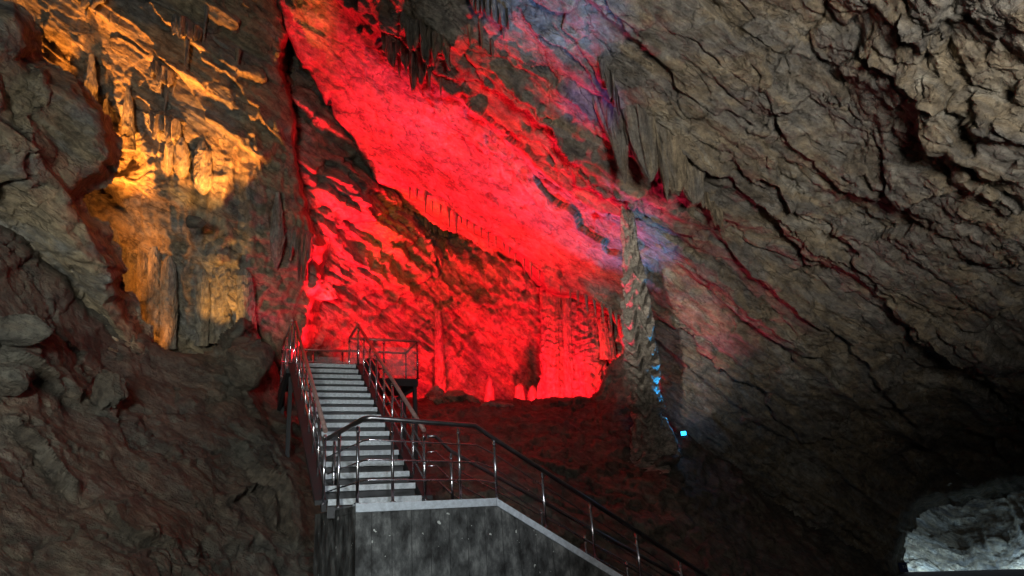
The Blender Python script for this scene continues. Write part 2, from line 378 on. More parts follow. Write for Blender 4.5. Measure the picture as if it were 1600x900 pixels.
def strata(P, ang, tilt, L, amp, seed, warp=.6, blocks=0., Lb=1.1, fr=None):
    e1, e2, e3 = fr or frame(ang, tilt)
    q1, q2, q3 = P @ e1, P @ e2, P @ e3
    t = q2 + .45 * warp * fbm(P, .16, 2, seed) + .05 * fbm(P, 1.4, 3, seed + 5)
    h = 0
    for Lk, ak, sk in ((L, 1, 0), (L * .43, .45, 3), (L * .17, .17, 9)):
        u = t / Lk + .37 * sk; fl = np.floor(u); f = u - fl
        am = (.35 + .9 * hsh(fl, seed + sk)) * (.6 + .9 * sstep(-.3, .5, pn(np.c_[q1, q3, q2] * .35 / Lk ** .5, seed + sk)))
        # step faces down-left, ramp recedes up-right
        h = h + amp * ak * am * np.where(f < .12, f / .12, (1 - f) / .88)
        if blocks and sk < 5:
            b = q1 / (Lb * (1 if sk == 0 else .55)) + hsh(fl, 3.3) * 7 + .25 * pn(P * 1.5, seed + 20); bf = np.floor(b); ff = b - bf
            h = h + blocks * (hsh(fl, bf) - .5) * ak - blocks * .5 * np.exp(-np.minimum(ff, 1 - ff) * 22) * ak
    return h, (q1, q2, q3)
def rough(P, q, seed, a=1.0, fa=1.0):
    Q = np.c_[q[0] * .30, q[2] * .6, q[1] * 1.6]
    h = .14 * a * fbm(Q, .45, 2, seed) + .022 * a * fbm(P, 6, 3, seed + 9, .6)
    W = .16 * np.c_[pn(P * 2.1, seed + 50), pn(P * 2.1, seed + 51), pn(P * 2.1, seed + 52)]
    # long flat slabs, then smaller broken blocks
    f1, e1 = facets(np.c_[q[0] * .34, q[2] * .5, q[1] * .95] + W, seed % 40 + 1, .8); f2, e2 = facets(np.c_[q[0] * 1.15, q[2] * 1.5, q[1] * 2.6] + W * 1.5, seed % 40 + 2, .7)
    h = h + fa * (.30 * a * f1 - .05 * np.exp(-e1 * 40) + .075 * a * f2 - .02 * np.exp(-e2 * 22))
    t = q[1] * 4.2 + .45 * fbm(Q, .5, 2, seed + 30); fl = np.floor(t); f = t - fl
    h = h + .075 * a * hsh(fl, seed) * sstep(-.2, .4, pn(Q * 1.3, seed + 31)) * np.where(f < .15, f / .15, (1 - f) / .85)
    return h
def flutes(P, seed, a=.25, k=1.0):
    Q = P * np.array([2.3, 2.3, .22]) * k
    W = .35 * pn(P * .7, seed + 2)[:, None]
    r = 1 - 2 * np.abs(pn(Q + W, seed)); r2 = 1 - 2 * np.abs(pn(Q * 2.6 + W, seed + 1))
    return a * (r + .4 * r2) + a * .35 * ridged(P * np.array([.5, .5, 2.2]), 1.3, 2, seed + 6)

# ---- ceiling and right wall
CEDGE = [(425, -70), (436, 0), (455, 50), (486, 110), (520, 185), (560, 240), (600, 285), (645, 300), (690, 325), (740, 352), (780, 372), (830, 412), (862, 436), (900, 452), (940, 474), (975, 497), (985, 560), (1030, 640), (1085, 700), (1200, 790), (1330, 880), (1385, 925), (1390, 850), (1402, 800), (1440, 772), (1500, 762), (1545, 745), (1600, 738), (1760, 730), (1760, -90), (425, -90)]
def r_ceil(P, X, Y):
    h, q = strata(P, math.radians(38), -.18, 2.3, .34, 11, .9)
    sm = sstep(0, 60, poly_sdf(X, Y, [(440, 20), (560, 60), (700, 200), (800, 260), (985, 400), (985, 490), (860, 430), (700, 330), (600, 280), (500, 140)]) + 30)
    mod = 1 - .85 * sm
    ro = sstep(1060, 1240, X + 1.0 * (200 - Y) * -.3) * sstep(420, 300, Y - .25 * (X - 1200))
    h = h * mod * (1 - .5 * ro) + rough(P, q, 31) * (1 - .62 * sm)
    fc, ec = facets(np.c_[q[0] * .6, q[2] * .8, q[1] * 1.3] + .08 * pn(P * 2.5, 93)[:, None], 9, .9); fd, ed = facets(P * 2.2, 19, .9)
    h = h + ro * (.10 * fbm(P, .5, 3, 90) + .12 * fc - .04 * np.exp(-ec * 30) + .07 * fd - .02 * np.exp(-ed * 20) + .05 * fbm(P, 5, 3, 95))
    dk = sstep(500, 700, Y) * .5; h = h * (1 - dk * .4)
    return h
C_CTRL = [(425, -70, 17.2), (486, 110, 18.2), (600, 285, 19.8), (780, 372, 20.6), (975, 497, 20.6), (700, 200, 18.6), (600, 60, 16.8), (850, 300, 18.3), (800, 0, 13.6), (760, 130, 15.6),
          (1000, 200, 14.4), (960, 330, 17.2), (1080, 300, 15.2), (1080, 520, 19.0), (1080, 700, 19.6), (1200, 0, 10.5), (1600, 0, 7.2), (1600, 300, 9.5), (1300, 250, 12.4), (1200, 400, 15.6),
          (1400, 560, 16.5), (1600, 600, 15.5), (1200, 790, 21), (1330, 880, 22), (1500, 750, 22), (1600, 720, 20), (1700, -80, 6.5), (1000, -80, 11.2), (1300, 700, 20)]
C_LEDGE = [
 ([(545, 40), (600, 90), (660, 150), (740, 215), (800, 260), (850, 320), (905, 345)], .35, 16),
 ([(560, 10), (640, 40), (700, 90), (790, 130), (880, 185), (960, 270), (1040, 330), (1110, 400)], .55, 26),
 ([(755, 85), (820, 130), (880, 185), (930, 250), (975, 300), (1060, 360)], .35, 9),
 ([(780, 75), (850, 115), (905, 150), (950, 200)], .3, 8),
 ([(720, 160), (790, 180), (870, 225), (960, 290), (1020, 345)], .3, 10),
 ([(790, 0), (880, 70), (960, 150), (1060, 200), (1160, 290), (1240, 360), (1330, 440)], .7, 40),
 ([(1105, 330), (1150, 390), (1230, 450), (1330, 540), (1400, 620), (1450, 700)], .45, 18),
 ([(1160, 290), (1260, 360), (1400, 450), (1540, 590), (1640, 680)], .4, 24),
 ([(1180, 130), (1230, 200), (1330, 290), (1380, 320), (1460, 300), (1540, 290), (1640, 260)], .5, 50),
 ([(1130, 460), (1160, 490), (1195, 515)], .4, 14),
 ([(1330, 60), (1400, 110), (1480, 160), (1600, 210)], .5, 40),
 ([(1175, 130), (1215, 100), (1262, 55), (1305, -10)], -.35, 6),
 ([(1410, 10), (1425, 50), (1460, 55), (1490, 20)], .4, 30),
 ([(1395, 120), (1440, 160), (1480, 230)], .35, 30),
 ([(600, 0), (640, 60), (700, 120), (760, 140)], .5, 30),
]
C_LEDGE = [(p_, a_ * .62, w_) for p_, a_, w_ in C_LEDGE]
sheet('cave_ceiling', (420, 1760, -90, 930), 2.2, C_CTRL, CEDGE, 3.2, r_ceil, MATS['ceil'], C_LEDGE, jit=4)

# ---- left wall
LEDGE_POLY = [(-170, -90), (432, -90), (438, 40), (446, 120), (452, 200), (462, 270), (474, 330), (492, 380), (490, 440), (476, 500), (448, 560), (440, 660), (-170, 700)]
FL_POLY = [(205, 190), (300, 230), (440, 180), (500, 300), (500, 660), (180, 660), (150, 480), (130, 380), (205, 350), (200, 260)]
FL2 = [(120, 90), (165, 90), (230, 200), (270, 330), (200, 330), (140, 230)]
def r_left(P, X, Y):
    h, q = strata(P, math.radians(33), -.1, 1.7, .32, 41, .8)
    m = sstep(-18, 22, poly_sdf(X + 12 * pn(P, 5), Y, FL_POLY)); m = np.maximum(m, sstep(-12, 14, poly_sdf(X, Y, FL2)))
    return (h + rough(P, q, 45, 1.1)) * (1 - .75 * m) + m * (flutes(P, 63, .24) + .25 * fbm(P, .6, 3, 66))
W_CTRL = [(-150, -80, 15.4), (0, 0, 16.0), (0, 150, 16.4), (0, 300, 17.0), (-150, 400, 17), (60, 400, 17.6), (190, 480, 17.4), (150, 250, 17.0), (240, 360, 16.2), (180, 380, 16.9), (230, 200, 16.6), (250, 540, 16.6), (345, 550, 17.0), (345, 400, 16.4), (320, 250, 16.5),
          (300, 60, 16.3), (430, 0, 17.0), (450, 300, 17.2), (430, 590, 17.2), (480, 480, 17.4), (430, 170, 17.0), (150, 0, 16.1), (0, 600, 16.5), (200, 650, 17.0)]
W_LEDGE = [
 ([(20, -10), (45, 35), (90, 75), (130, 105), (160, 150)], -.35, 10),
 ([(50, 0), (110, 45), (150, 88), (210, 140), (290, 210)], .45, 14),
 ([(165, 5), (230, 60), (290, 130), (330, 190), (390, 240), (420, 290)], .55, 22),
 ([(225, 0), (290, 60), (330, 105), (370, 130), (410, 190), (455, 250)], .5, 22),
 ([(100, 300), (160, 290), (230, 300), (290, 330)], .4, 30),
]
sheet('cave_wall', (-170, 520, -90, 700), 2.2, W_CTRL, LEDGE_POLY, 3.0, r_left, MATS['left'], W_LEDGE, jit=5)
# spur of rock standing in front of the orange wall
SP_POLY = [(-200, 20), (0, 36), (22, 50), (30, 80), (28, 98), (60, 120), (90, 126), (115, 142), (148, 180), (163, 235), (158, 268), (128, 288), (98, 300), (94, 322), (130, 362), (160, 400), (188, 440), (196, 480), (215, 530), (215, 640), (-200, 640)]
def r_spur(P, X, Y):
    h, q = strata(P, math.radians(40), -.1, 1.5, .25, 141, .7)
    beam = sstep(0, 22, poly_sdf(X, Y, [(-150, 90), (0, 197), (95, 285), (200, 470), (150, 480), (0, 300), (-150, 200)]))
    return h * .7 + rough(P, q, 145, 1.0) + .40 * beam - .25 * sstep(0, 30, poly_sdf(X, Y, [(0, 100), (60, 130), (140, 190), (150, 270), (100, 270), (40, 210), (0, 180)]))
SP_CTRL = [(-200, 20, 9.0), (0, 36, 11.0), (30, 120, 11.2), (0, 200, 10.6), (100, 200, 12.0), (160, 250, 12.4), (60, 300, 11.2), (190, 470, 12.8), (0, 400, 10.8), (100, 480, 12), (-200, 640, 9), (215, 640, 13)]
sheet('cave_wall', (-200, 240, 0, 640), 2.2, SP_CTRL, SP_POLY, 1.1, r_spur, MATS['left'], [([(30, 340), (80, 400), (140, 470), (200, 540)], .4, 30)], jit=10)

# ---- red recess behind the stairs
def r_rec(P, X, Y):
    blk = sstep(-30, 30, poly_sdf(X, Y, [(430, 200), (500, 150), (600, 300), (740, 480), (740, 560), (560, 560), (440, 380)]))
    h, q = strata(P, math.radians(43), -.05, 1.5, .45, 21, .5, .38, 1.3)
    fine = .22 * fbm(P, .8, 4, 24, .6) + .08 * ridged(P, 2.0, 3, 27) + .25 * flutes(P, 29, .3)
    return h * (.25 + .75 * blk) + rough(P, q, 25, .9) + fine * (1 - .7 * blk)
R_CTRL = [(400, -40, 21), (400, 200, 19.4), (500, 190, 19.4), (480, 300, 19.2), (480, 560, 21.0), (600, 560, 23.5), (600, 400, 22.6), (560, 270, 21.0), (620, 330, 23.6), (680, 330, 26), (750, 350, 26.4), (835, 410, 24), (650, 390, 24.2), (720, 400, 24.8), (700, 470, 24.4),
          (720, 560, 24.6), (700, 650, 25.0), (850, 500, 24.4), (850, 650, 25.0), (960, 480, 23.4), (960, 620, 23.8), (1000, 560, 22.4), (1060, 650, 22.4), (540, 470, 21.4), (800, 560, 25)]
R_LEDGE = [
 ([(470, 270), (520, 300), (570, 360), (620, 420), (680, 470), (715, 510)], .7, 28),
 ([(480, 240), (540, 290), (600, 330), (650, 400), (700, 430)], .6, 24),
 ([(470, 330), (520, 380), (570, 440), (630, 500)], .6, 22),
 ([(500, 310), (560, 380), (620, 455), (660, 490)], .4, 14),
 ([(680, 395), (740, 385), (790, 420), (840, 440)], .5, 18),
 ([(640, 365), (680, 395), (740, 440), (800, 465), (850, 480)], .7, 26),
 ([(720, 470), (780, 480), (850, 520), (900, 560)], .4, 22),
 ([(640, 340), (690, 345), (700, 380)], .5, 18),
 ([(900, 540), (940, 530), (985, 540)], .5, 24),
]
sheet('cave_back_wall', (396, 1070, -60, 680), 2.2, R_CTRL, None, 0, r_rec, MATS['recess'], R_LEDGE)

# ---- lit hall seen through the low arch on the right
def r_far(P, X, Y):
    h, q = strata(P, math.radians(36), -.3, 2.4, .55, 81, .6); return h * .6 + rough(P, q, 83, .8)
sheet('far_chamber_wall', (1330, 1760, 700, 1000), 2.0, [(1330, 700, 40), (1760, 700, 36), (1330, 1000, 33), (1760, 1000, 27), (1500, 800, 40), (1500, 890, 33), (1600, 860, 31), (1440, 870, 34)], None, 0, r_far, MATS['recess'])

# ---- ground: mound on the left, slope under the stairs, hill down to the right
G_TOP = [(-220, 330), (0, 352), (40, 395), (95, 440), (150, 478), (200, 520), (250, 552), (300, 560), (335, 552), (352, 520), (378, 502), (405, 520), (425, 565), (455, 600), (520, 622), (600, 626), (660, 630), (720, 634), (770, 634), (830, 628), (870, 624), (925, 624), (936, 600), (955, 575), (985, 552), (1010, 600), (1040, 668), (1075, 684), (1130, 730), (1200, 780), (1300, 845), (1385, 898), (1420, 960), (1420, 1060), (-220, 1060)]
def r_ground(P, X, Y):
    h = .40 * fbm(P, .45, 4, 3, .5) + .10 * ridged(P, 1.5, 3, 7) + .03 * fbm(P, 6, 2, 9)
    c = np.abs(pn(P * np.array([.35, .35, .5]) + .3 * fbm(P, 1.1, 3, 12)[:, None], 13)); h = h - .18 * np.exp(-c * 45)
    gf, ge = facets(P * np.array([.7, .7, 1.2]) + .2 * pn(P * 1.5, 16)[:, None], 21, .8); gf2, ge2 = facets(P * 2.4, 22, .8)
    h = h * .75 + .13 * gf - .03 * np.exp(-ge * 25) + .05 * gf2
    lf = sstep(520, 250, X)
    hs, q = strata(P, math.radians(28), -.3, 1.6, .30, 15, .9)
    return h * (1 - .35 * lf) + .45 * lf * hs + .10 * (1 - lf) * hs
G_CTRL = [(-220, 330, 9), (0, 352, 10.3), (0, 600, 8.6), (0, 900, 6.2), (-220, 1060, 4.6), (200, 520, 13.2), (200, 700, 10.2), (250, 900, 7.6), (340, 555, 14.6), (378, 502, 14.4), (380, 600, 14.0), (450, 605, 16.8), (430, 760, 12.6), (470, 900, 10.6), (600, 626, 19.6), (770, 634, 20.2),
          (925, 624, 20.2), (985, 552, 19.6), (1000, 690, 18.2), (1075, 690, 19), (1200, 780, 19.6), (1385, 900, 21), (800, 760, 14.4), (900, 900, 12.6), (1100, 900, 14.4), (1250, 950, 15.5), (620, 760, 13.6), (1420, 1060, 15), (600, 1060, 9.8), (1000, 1060, 11.5)]
G_LEDGE = [([(120, 570), (150, 600), (175, 645), (190, 680)], -.35, 14), ([(0, 560), (60, 600), (120, 640)], .4, 30), ([(345, 690), (400, 760), (440, 800), (470, 860)], .45, 26), ([(330, 800), (390, 780), (440, 830)], .35, 16), ([(150, 800), (185, 850), (240, 855)], .25, 20), ([(200, 685), (230, 710), (265, 725)], -.25, 14),
           ([(0, 650), (60, 700), (110, 790)], .3, 30), ([(340, 860), (390, 850), (450, 890)], .25, 16)]
sheet('ground', (-220, 1420, 330, 1060), 2.6, G_CTRL, G_TOP, .4, r_ground, MATS['ground'], G_LEDGE, jit=3, lipk=4, lip=6)
m0 = MB(); m0.box((-60, -30, -4.2), (120, 0, 0), (0, 100, 0), (0, 0, .1)); tag(m0.build('cave_floor', MATS['ground']), kind='structure')

# ------------------------------------------------------------------ formations
def column_mesh(p0, p1, prof, seed, nth=48, nz=120, fl=.10, ring=.10, bump=.05, ringk=3.0):
    """closed tapering body from p0 (bottom) to p1 (top); prof = [(t, radius)]"""
    p0, p1 = np.asarray(p0, float), np.asarray(p1, float); ax = p1 - p0; Ln = np.linalg.norm(ax); a = ax / Ln
    x = np.cross(a, [0, 1, 0.]); x /= np.linalg.norm(x); y = np.cross(a, x)
    t = np.linspace(0, 1, nz); th = np.linspace(0, 2 * np.pi, nth, endpoint=False); T, TH = np.meshgrid(t, th, indexing='ij'); T = T.ravel(); TH = TH.ravel()
    r = np.interp(T, [q[0] for q in prof], [q[1] for q in prof])
    c = p0 + T[:, None] * ax; dirv = np.cos(TH)[:, None] * x + np.sin(TH)[:, None] * y
    U = c + dirv * r[:, None]
    wv = .6 * pn(U * .8, seed)
    zz = T * Ln * ringk + 1.6 * pn(np.c_[np.cos(TH) * 1.2, np.sin(TH) * 1.2, T * Ln * .5], seed + 1) + wv
    f = zz - np.floor(zz); rg = np.where(f < .8, f / .8, (1 - f) / .2)   # shelves: bulge widest at the lip
    d = 1 + ring * (rg * (.5 + hsh(np.floor(zz), seed)) - .5) + fl * (1 - 2 * np.abs(pn(np.c_[np.cos(TH) * 2.6, np.sin(TH) * 2.6, T * Ln * .35], seed + 2))) + bump * fbm(U, 5, 3, seed + 3, .6) + .18 * pn(U * .9, seed + 4)
    d = d * (1 + 0.04 * np.random.default_rng(seed).normal(size=len(d)) * 0.25)
    V = c + dirv * (r * d)[:, None] + (.12 * r * pn(np.c_[T * 3, T * 0, T * 0 + seed], seed))[:, None] * x
    Fc = []
    idx = np.arange(nz * nth).reshape(nz, nth); A = idx[:-1].ravel(); B = np.roll(idx, -1, 1)[:-1].ravel(); C = np.roll(idx, -1, 1)[1:].ravel(); D = idx[1:].ravel()
    return V, np.c_[A, B, C, D].tolist() + [tuple(idx[0][::-1].tolist()), tuple(idx[-1].tolist())]
def column(name, p0, p1, prof, seed, label, cat, group=None, mat='flow', parent=None, **k):
    V, Fc = column_mesh(p0, p1, prof, seed, **k)
    me = bpy.data.meshes.new(name); o0 = np.asarray(p0, float); me.from_pydata((V - o0).tolist(), [], [tuple(q) for q in Fc]); me.update()
    me.materials.append(MATS[mat]); me.polygons.foreach_set('use_smooth', [len(p.vertices) == 4 for p in me.polygons])
    o = bpy.data.objects.new(name, me); SC.collection.objects.link(o); o.location = o0
    return tag(o, label, cat, group)
def px2m(px, d): return px * d / F

# the giant stalagmite
gd = 17.6
pb = at(1017, 712, 18.0); pt = at(977, 312, 15.9)
prof = [(0, 46), (.03, 33), (.07, 26), (.15, 20.5), (.3, 19), (.45, 18), (.58, 16), (.68, 13.5), (.8, 10), (.9, 8), (.96, 7), (1, 4)]
column('giant_stalagmite', pb, pt, [(t, px2m(r, gd)) for t, r in prof], 5, 'tall slender grey stalagmite with ringed shelves, its tip almost touching the curtain above', 'stalagmite', mat='giant', nth=140, nz=420, fl=.16, ring=.50, bump=.08, ringk=2.5)
column('stalagmite', at(1040, 712, 17.9), at(1036, 652, 17.9), [(0, .42), (.5, .25), (1, .08)], 8, 'short pale stump leaning on the right foot of the giant stalagmite', 'stalagmite', mat='giant', nz=60)

# hanging curtains (drapery sheets with thickness)
def drapery(name, sheetname, path, lens, label, group=None, folds=9, thick=.10, seed=1, out=.35, mat='flow', off=0., nu=130, nv=70):
    """path: pixels along the root line; lens: hanging length in px at points along it"""
    pr = np.linspace(0, 1, nu); PX = np.interp(pr, np.linspace(0, 1, len(path)), [p[0] for p in path]); PY = np.interp(pr, np.linspace(0, 1, len(path)), [p[1] for p in path])
    root = np.array([surf(sheetname, a, b) for a, b in zip(PX, PY)])
    k = np.ones(9) / 9; root = np.array([np.convolve(np.pad(root[:, i], 4, 'edge'), k, 'valid') for i in range(3)]).T
    dm = (root @ fw).mean(); L = np.interp(pr, np.linspace(0, 1, len(lens)), lens) * dm / F
    rg = np.random.default_rng(seed)
    # teeth along the bottom edge
    cw = np.cumsum(np.r_[0, rg.uniform(.4, 1.8, folds)]); ph = np.interp(pr, cw / cw[-1], np.arange(folds + 1)); teeth = np.abs(np.sin(np.pi * ph + .8 * np.sin(ph * 1.7 + seed))) ** .7
    h1 = np.array([rg.uniform(.35, 1.0) for _ in range(folds * 2 + 3)]); Lh = np.interp(ph * 2, np.arange(len(h1)), h1)
    L = L * Lh * (.66 + .34 * teeth)
    v = np.linspace(0, 1, nv); front = -fw
    front = front - np.array([0, 0, 1]) * front[2]; front /= np.linalg.norm(front)
    Vf = np.zeros((nv, nu, 3)); Vb = np.zeros((nv, nu, 3))
    for i, vv in enumerate(v):
        fold = (teeth - .3) * out * (.5 + .5 * vv) * (1 - .3 * vv)
        noise = pn(np.c_[pr * folds * 1.6, np.full(nu, vv * 1.5), np.full(nu, seed * 1.)], seed) * .12 + pn(np.c_[pr * folds * 5, np.full(nu, vv * 5), np.full(nu, seed * 1.)], seed + 1) * .04
        base = root + front * (off + .05 + .25 * min(1, vv * 3)) + np.array([0, 0, -1]) * (L * vv - .25 * (1 - vv))[:, None]
        th = thick * (1 - .85 * vv ** 2)
        Vf[i] = base + front * (fold + noise + th)[:, None]; Vb[i] = base + front * (fold * .6 - th)[:, None]
    V = np.concatenate([Vf.reshape(-1, 3), Vb.reshape(-1, 3)]); n = nu * nv; idx = np.arange(n).reshape(nv, nu)
    A = idx[:-1, :-1].ravel(); B = idx[:-1, 1:].ravel(); C = idx[1:, 1:].ravel(); D = idx[1:, :-1].ravel()
    Fc = np.c_[A, D, C, B].tolist() + np.c_[A + n, B + n, C + n, D + n].tolist()
    bl = idx[-1]; Fc += np.c_[bl[:-1], bl[:-1] + n, bl[1:] + n, bl[1:]].tolist(); tl = idx[0]; Fc += np.c_[tl[:-1], tl[1:], tl[1:] + n, tl[:-1] + n].tolist()
    for cl in (idx[:, 0], idx[:, -1]): Fc += np.c_[cl[:-1], cl[:-1] + n, cl[1:] + n, cl[1:]].tolist()
    o0 = root.mean(0); me = bpy.data.meshes.new(name); me.from_pydata((V - o0).tolist(), [], [tuple(q) for q in Fc]); me.update(); me.materials.append(MATS[mat])
    me.polygons.foreach_set('use_smooth', [True] * len(me.polygons))
    o = bpy.data.objects.new(name, me); SC.collection.objects.link(o); o.location = o0; return tag(o, label, 'stone curtain', group)
CUR = [
 ('cave_ceiling', [(948, 176), (975, 180), (990, 184)], [60, 150, 60], 'pale stone curtain ending in a spike right above the tip of the giant stalagmite', 3, 3),
 ('cave_ceiling', [(985, 180), (1010, 195), (1040, 215)], [80, 150, 110], 'folded stone curtain hanging right of the spike over the giant stalagmite', 4, 5),
 ('cave_ceiling', [(1035, 215), (1060, 245), (1085, 270)], [110, 90, 60], 'tan pleated curtain beside the pale folded one, tapering to the right', 5, 9),
 ('cave_ceiling', [(1075, 262), (1100, 310), (1125, 345)], [60, 50, 30], 'ochre fringe of short pleats at the right end of the row of curtains', 7, 12),
 ('cave_ceiling', [(935, 110), (955, 130), (968, 150)], [50, 80, 50], 'small striped curtain above the pale spiked curtain', 4, 15),
 ('cave_ceiling', [(612, 55), (650, 75), (690, 95)], [70, 90, 60], 'brown cluster of hanging drapes left of the group above the bright red slab', 6, 17),
 ('cave_ceiling', [(655, 30), (690, 50), (725, 75)], [60, 80, 60], 'brown drapery sheet hanging higher up above the bright red slab', 6, 21),
 ('cave_ceiling', [(740, 0), (765, 15), (800, 40)], [50, 60, 40], 'short grey-brown drapes near the top edge of the ceiling', 6, 23),
 ('cave_wall', [(462, 372), (478, 380), (492, 386)], [60, 95, 60], 'dark fluted curtain hanging at the edge of the red glow above the stairs', 5, 27),
 ('cave_wall', [(255, 118), (268, 124), (285, 135)], [30, 45, 20], 'small dark drape hanging between orange lit beds', 4, 31),
 ('cave_wall', [(296, 55), (310, 65), (325, 75)], [50, 40, 30], 'dark narrow drape right of the small one between orange beds', 4, 33),
 ('cave_wall', [(148, -8), (165, 5), (190, 20)], [40, 50, 20], 'dark drape with pointed ends at the top of the orange wall', 5, 35),
 ('cave_wall', [(255, 195), (275, 205), (300, 215)], [35, 50, 35], 'dark drape above the small yellow lit columns', 4, 37),
 ('cave_back_wall', [(655, 350), (680, 356), (700, 376)], [30, 40, 30], 'orange fluted flowstone drape inside the red recess', 6, 41),
]
for sh, path, lens, lab, fo, sd in CUR:
    drapery('stone_curtain', sh, path, lens, lab, 'stone curtains on the cave roof', fo, .10, sd, out=.30 if sh != 'cave_back_wall' else .2)

def hang(px, py, ln, wd, off, label, seed, taper=None):
    p = surf('cave_ceiling', px, py); d = p @ fw - off; p = at(px, py, d); tip = p - Z3 * ln * d / F; r = wd * d / F / 2
    column('stone_curtain', tip, p + Z3 * .5, taper and [(a, r * c) for a, c in taper] or [(0, r * .05), (.2, r * .32), (.5, r * .62), (.8, r), (1, r * 1.25)], seed, label, 'stone curtain', 'stone curtains on the cave roof', nth=90, nz=140, fl=.34, ring=.05, bump=.04, ringk=1.5)
Z3 = np.array([0, 0, 1.])
hang(962, 178, 122, 42, .25, 'longest pale stone spike, pointing straight at the tip of the giant stalagmite', 301)
hang(1003, 188, 108, 46, .25, 'broad fluted stone tongue right of the longest pale spike', 302, [(0, .05), (.12, .4), (.4, .75), (.7, 1), (1, 1.2)])
hang(1042, 212, 100, 44, .2, 'second broad stone tongue, brown and blunt, right of the first', 303, [(0, .25), (.12, .6), (.4, .85), (.7, 1), (1, 1.2)])
hang(1076, 250, 76, 40, .2, 'shortest brown stone tongue at the right end of the row', 304, [(0, .2), (.12, .5), (.4, .8), (.7, 1), (1, 1.2)])
# stalactites along the lip of the red slab and elsewhere
def stalactite(px, py, ln, wd, sheetname, label, group, seed, cat='stalactite', dd=0.):
    p = surf(sheetname, px, py); d = p @ fw; p = p - fw * dd
    top = p + np.array([0, 0, .3]); tip = p - np.array([0, 0, 1]) * ln * d / F
    r = wd * d / F / 2
    column('stalactite', tip, top, [(0, r * .08), (.15, r * .28), (.5, r * .62), (.8, r * .95), (1, r * 1.3)], seed, label, cat, group, nth=16, nz=40, fl=.12, ring=.12, bump=.03, ringk=4)
LIP = [(640, 296), (651, 300), (664, 306), (676, 318), (688, 324), (699, 330), (701, 327), (712, 336), (722, 341), (730, 346), (742, 352), (752, 358), (764, 365), (775, 371), (788, 380), (797, 389), (806, 397), (818, 406), (829, 414), (842, 424), (878, 446), (894, 452), (905, 456), (918, 462), (930, 468), (944, 475), (956, 482), (966, 488)]
for i, (x, y) in enumerate(LIP):
    big = x in (701, 712, 664); stalactite(x, y - 4, (34 if big else rng.uniform(12, 30)), (9 if big else rng.uniform(4.5, 8)), 'cave_ceiling',
        ('small red lit stalactite fringing the lower lip of the slab over the dark hollow' if x < 860 else 'small red lit stalactite fringing the slab above the thick red columns') if not big else {701: 'longest red stalactite spike over the dark hollow', 712: 'second long red spike, just right of the longest one over the dark hollow', 664: 'thick red stalactite at the left corner of the dark hollow'}[x],
        'stalactites along the lip of the red slab', 100 + i)
for i, (x, y, l, wd) in enumerate([(622, 70, 60, 12), (640, 92, 62, 12), (648, 85, 45, 10), (672, 100, 40, 9), (684, 96, 34, 8), (660, 78, 50, 10), (700, 90, 30, 8), (748, 40, 34, 9), (760, 34, 50, 9), (776, 60, 34, 8), (790, 30, 36, 8), (715, 108, 26, 7)]):
    stalactite(x, y, l, wd, 'cave_ceiling', 'brown stalactite in the cluster hanging above the bright red slab', 'brown stalactites above the slab', 140 + i)
for i, (x, y, l, wd) in enumerate([(152, 0, 42, 10), (162, 8, 26, 7), (182, 22, 22, 7), (196, 32, 18, 6), (250, 95, 36, 8), (268, 150, 34, 8), (262, 120, 40, 7), (302, 70, 60, 8), (326, 20, 60, 8), (372, 100, 24, 7), (276, 130, 30, 7)]):
    stalactite(x, y, l, wd, 'cave_wall', 'thin dark stalactite hanging among the orange lit beds', 'dark stalactites on the orange wall', 160 + i)
# stalagmites and columns of the left wall:   base px, top px, depth offset, half width
def col2(name, xb, yb, xt, yt, hw, sheetname, label, group, seed, dd=.35, prof=None, cat='column', mat='flow', **k):
    pb = surf(sheetname, xb, yb); d = (pb @ fw) - dd; b = at(xb, yb, d); t = at(xt, yt, d); r = hw * d / F
    column(name, b, t, [(a, r * c) for a, c in (prof or [(0, 1.15), (.1, 1), (.5, 1.05), (.9, .85), (1, .3)])], seed, label, cat, group, mat=mat, **k)
K = dict(nth=56, nz=160, fl=.16, ring=.14, bump=.07, ringk=4)
col2('flowstone_column', 345, 535, 346, 402, 15, 'cave_wall', 'bright yellow lit flowstone column glowing in a dark niche', 'columns of the left wall', 201, .5, **K)
col2('flowstone_column', 385, 520, 382, 420, 12, 'cave_wall', 'grey unlit column just right of the glowing yellow one', 'columns of the left wall', 202, .5, **K)
col2('flowstone_column', 205, 500, 208, 365, 12, 'cave_wall', 'thickest orange brown column under the lit ledge on the left', 'columns of the left wall', 203, .4, **K)
col2('flowstone_column', 222, 470, 224, 372, 7, 'cave_wall', 'slim orange brown column right of the thickest one under the lit ledge', 'columns of the left wall', 204, .4, **K)
col2('flowstone_column', 178, 430, 180, 350, 7, 'cave_wall', 'short rust brown column left of the thickest one under the lit ledge', 'columns of the left wall', 205, .4, **K)
col2('flowstone_column', 240, 530, 242, 385, 9, 'cave_wall', 'long dull orange column, second right of the thickest one under the lit ledge', 'columns of the left wall', 206, .4, **K)
col2('flowstone_column', 318, 305, 316, 220, 12, 'cave_wall', 'yellow lit column with dark flakes high above the glowing niche', 'columns of the left wall', 207, .2, [(0, .25), (.12, .8), (.3, 1.1), (.8, .9), (1, .3)], **K)
col2('flowstone_column', 283, 280, 284, 215, 9, 'cave_wall', 'short orange column left of the yellow flaked one high on the wall', 'columns of the left wall', 208, .2, [(0, .25), (.12, .8), (.3, 1.1), (.8, .9), (1, .3)], **K)
col2('flowstone_column', 262, 275, 266, 215, 6, 'cave_wall', 'small brown knobbly column at the far left of the high columns', 'columns of the left wall', 209, .2, [(0, .25), (.12, .8), (.3, 1.1), (.8, .9), (1, .3)], **K)
col2('flowstone_column', 262, 545, 264, 400, 11, 'cave_wall', 'dark grey column between the orange columns and the niche', 'columns of the left wall', 210, .35, **K)
